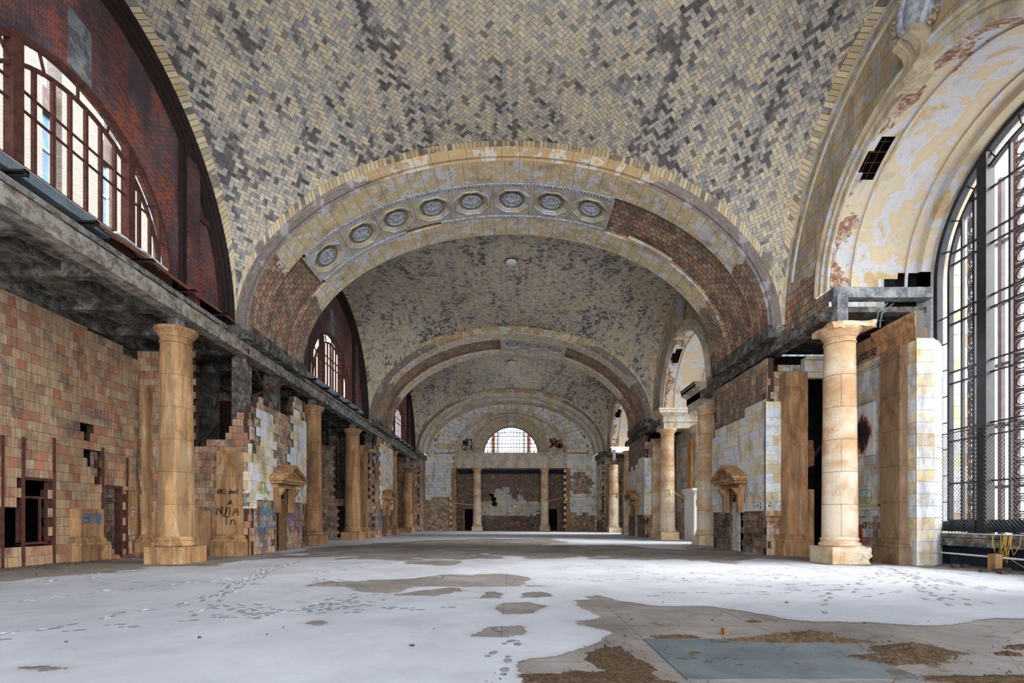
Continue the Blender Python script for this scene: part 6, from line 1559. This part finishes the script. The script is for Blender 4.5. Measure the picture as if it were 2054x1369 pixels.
def track(pts, step=.36, jit=.05, kick=0.0, z=0):
    W = [px2w(*p) for p in pts]; k = 0
    for (x0, y0), (x1, y1) in zip(W, W[1:]):
        L = math.hypot(x1-x0, y1-y0); a = math.atan2(y1-y0, x1-x0); n = max(1, int(L/step))
        for i in range(n):
            f = i/n; s_ = .09 if k % 2 else -.09; k += 1
            sole(x0+(x1-x0)*f-math.sin(a)*s_+R.gauss(0, jit), y0+(y1-y0)*f+math.cos(a)*s_+R.gauss(0, jit), a+R.gauss(0, .12), kick=kick)
track([(-60, 1290), (10, 1273), (150, 1252), (290, 1222), (370, 1213), (440, 1196), (490, 1165), (550, 1140), (615, 1122)], kick=.03)
track([(-60, 1215), (0, 1209), (130, 1196), (170, 1190), (300, 1176), (420, 1165), (560, 1155)], kick=.02)
track([(380, 1214), (420, 1205), (450, 1190), (470, 1182), (500, 1166), (520, 1150), (560, 1136), (600, 1126)], .25, .12, .03)
track([(-20, 1282), (100, 1270)], kick=.01); track([(160, 1260), (220, 1256), (330, 1252)]); track([(380, 1244), (430, 1241), (520, 1237), (580, 1243)])
track([(380, 1226), (430, 1222), (480, 1226), (500, 1232)], .3, .2, .02); track([(530, 1230), (600, 1222), (650, 1215), (700, 1208)], .2, .22, .02)
track([(200, 1167), (330, 1166), (560, 1173)], .5); track([(620, 1150), (700, 1140), (800, 1128)], .3, .2, .01)
track([(640, 1165), (660, 1160), (680, 1168)], .2, .25, .02); track([(0, 1180), (120, 1162), (220, 1150)], .3, .3, .02); track([(10, 1172), (150, 1158), (260, 1142)], .25, .3, .02)
track([(700, 1225), (780, 1220), (900, 1219), (980, 1217)], .4, .05); track([(690, 1205), (740, 1190), (800, 1185)], .25, .2)
track([(1050, 1345), (1035, 1320), (1024, 1290), (1010, 1262)][::-1], .42, .02); sole(*px2w(985, 1312), 1.2); sole(*px2w(1012, 1347), 1.5); sole(*px2w(1020, 1288), 1.0)
for pts in ([(1560, 1130), (1700, 1150), (1800, 1150), (1900, 1170), (2040, 1190)], [(1780, 1138), (1860, 1160), (1900, 1200), (1915, 1215)], [(1640, 1212), (1660, 1200), (1700, 1180), (1760, 1155), (1790, 1140)],
            [(1300, 1192), (1480, 1190), (1640, 1186), (1740, 1178)], [(1330, 1160), (1450, 1172), (1560, 1178), (1700, 1170)], [(1400, 1150), (1500, 1150), (1620, 1155)], [(1900, 1165), (1980, 1180), (2050, 1192)],
            [(1940, 1200), (1990, 1213)], [(1820, 1150), (1850, 1172), (1870, 1190), (1890, 1215)], [(1230, 1145), (1350, 1150), (1480, 1145), (1580, 1142)], [(1770, 1140), (1900, 1148), (2050, 1165)],
            [(1640, 1230), (1660, 1222)], [(1750, 1196), (1800, 1190), (1860, 1187)], [(1100, 1160), (1200, 1165), (1300, 1163)], [(1100, 1140), (1200, 1132), (1300, 1140)]): track(pts, .33, .12)
for c_ in ((1500, 1160, 90), (1850, 1165, 60), (1600, 1150, 100), (620, 1222, 60), (700, 1210, 60), (470, 1223, 50), (1300, 1150, 120)):
    for i in range(18): sole(*px2w(c_[0]+R.gauss(0, c_[2]), max(1132, c_[1]+R.gauss(0, 8))), R.random()*6, L=R.uniform(.18, .32))
f1 = fp.build('footprints', M['footp'], so); f2 = lp.build('kicked_snow_ridges', M['lip'], so); f1['kind'] = 'stuff'; f2['kind'] = 'stuff'
# rail, post and ropes under the big window
t = thing('barrier_rail', 'thin white rail with a short wooden post below the big right window', 'rail', (15.0, 13.6, 0))
mb = MB(); mb.tube([(.25, 4.6, .42), (.05, 0, .40), (-.1, -4, .42)], .03, 8); mb.build('rail', M['white'], t)
mb = MB(); mb.box(-.12, .1, 1.9, 2.15, 0, .52); mb.build('wooden_post', M['ochre'], t)
mb = MB(); R = random.Random(2)
for i in range(7):
    y = 1.9+R.uniform(-.3, .3); w_ = R.uniform(.05, .2); zb = R.uniform(.25, .6); mb.tube([(.25, y-w_, 1.1), (.22, y-w_*.9, .8), (.2, y, zb), (.22, y+w_*.8, .8), (.25, y+w_, 1.08)], .009, 5)
mb.tube([(.2, 2.0, .5), (.0, 1.0, .12), (0, -.5, .15), (.1, -2, .3)], .01, 5); mb.build('tangled_rope', M['cord'], t)

# ------------------------------------------------------------------ outside the right windows
wr = sempty('wall_right', 'pale stone return wall outside, beyond the big right window')
for k in range(3):
    mb = MB(); masonry(mb, 'y', 19.2+S*k, 1, 16.25, 17.35, 0, 17, .9, .45, .3, None, jit=.01, seed=301+k); mb.build('stone_courses', M['ext_stone'], wr)
for k in range(2):
    for i, (x, y) in enumerate(((17.65, 19.35), (18.6, 20.3), (17.8, 17.6))):
        y += S*k
        t = thing('lattice_post', [['steel post with rings just outside the big window behind the heavy mullion', 'steel ring post outside the middle of the big window', 'steel ring post outside the right part of the big window'], ['steel ring post outside the second right window, far side', 'steel ring post outside the second right window, middle', 'steel ring post outside the second right window, near side']][k][i], 'post', (x, y, 0), 'ornamental steel posts outside the right windows')
        mb = MB()
        for s_ in (-1, 1): mb.box(-.05, .05, s_*.24-.06, s_*.24+.06, 0, 15)
        mb.build('upright', M['rust'], t)
        mb = MB(); z = .5
        while z < 14.6: mb.box(-.04, .04, -.2, .2, z, z+.05); mb.box(-.04, .04, -.2, .2, z+.55, z+.6); mb.bar([(0, .17*math.cos(2*PI*q/16), z+.3+.2*math.sin(2*PI*q/16)) for q in range(17)], .04, (1, 0, 0), .05); z += .62
        mb.build('ring_row', M['steel'], t)
for k in range(2):
    t = thing('canopy_frame', ['grey steel canopy framework outside the nearest right window', 'grey steel canopy framework outside the second right window'][k], 'canopy', (19.4, 13.8+S*k, 0))
    for y in (3.2, 4.3, 5.1, 5.6, 6.2, 6.9, 7.7): mb = MB(); mb.box(-.08, .08, y-.08, y+.08, 0, 15); mb.build('post', M['canopy'], t)
    for z in (2.8, 5.2, 7.6, 10, 12.4): mb = MB(); mb.box(-.06, .06, 3.1, 7.8, z, z+.12); mb.build('rail', M['canopy'], t)
# ------------------------------------------------------------------ outside the left lunettes: pale brick block
for k in range(3):
    t = thing('brick_building', ['pale glazed-brick building outside the nearest left window', 'pale glazed-brick wing outside the second left window', 'pale glazed-brick wing outside the farthest left window'][k], 'building', (-22.0, BC+S*k, 0))
    for i in range(-3, 3):
        y = i*3.4333+1.0; mb = MB(); mb.box(-.5, .25, y-1.2, y+1.2, 0, 27); mb.build('brick_pier', M['wbrick'], t)
        for z0, z1 in ((11.6, 13.2), (16.4, 17.6), (21, 22.2)): MB().box(-.4, -.1, y+1.2, y+2.23, z0, z1).build('spandrel_panel', M['purple'], t)
        mb = MB()
        for z0, z1 in ((13.2, 16.4), (17.6, 21)):
            mb.box(-.35, -.2, y+1.2, y+1.28, z0, z1); mb.box(-.35, -.2, y+2.15, y+2.23, z0, z1); mb.box(-.35, -.2, y+1.2, y+2.23, z0, z0+.1); mb.box(-.35, -.2, y+1.2, y+2.23, (z0+z1)/2-.04, (z0+z1)/2+.04)
        fr = mb.build('window', M['white'], t)
        mb = MB(); mb.box(-.32, -.30, y+1.2, y+2.23, 13.2, 16.4); mb.box(-.32, -.30, y+1.2, y+2.23, 17.6, 21); mb.build('pane', M['blueglass'], fr)
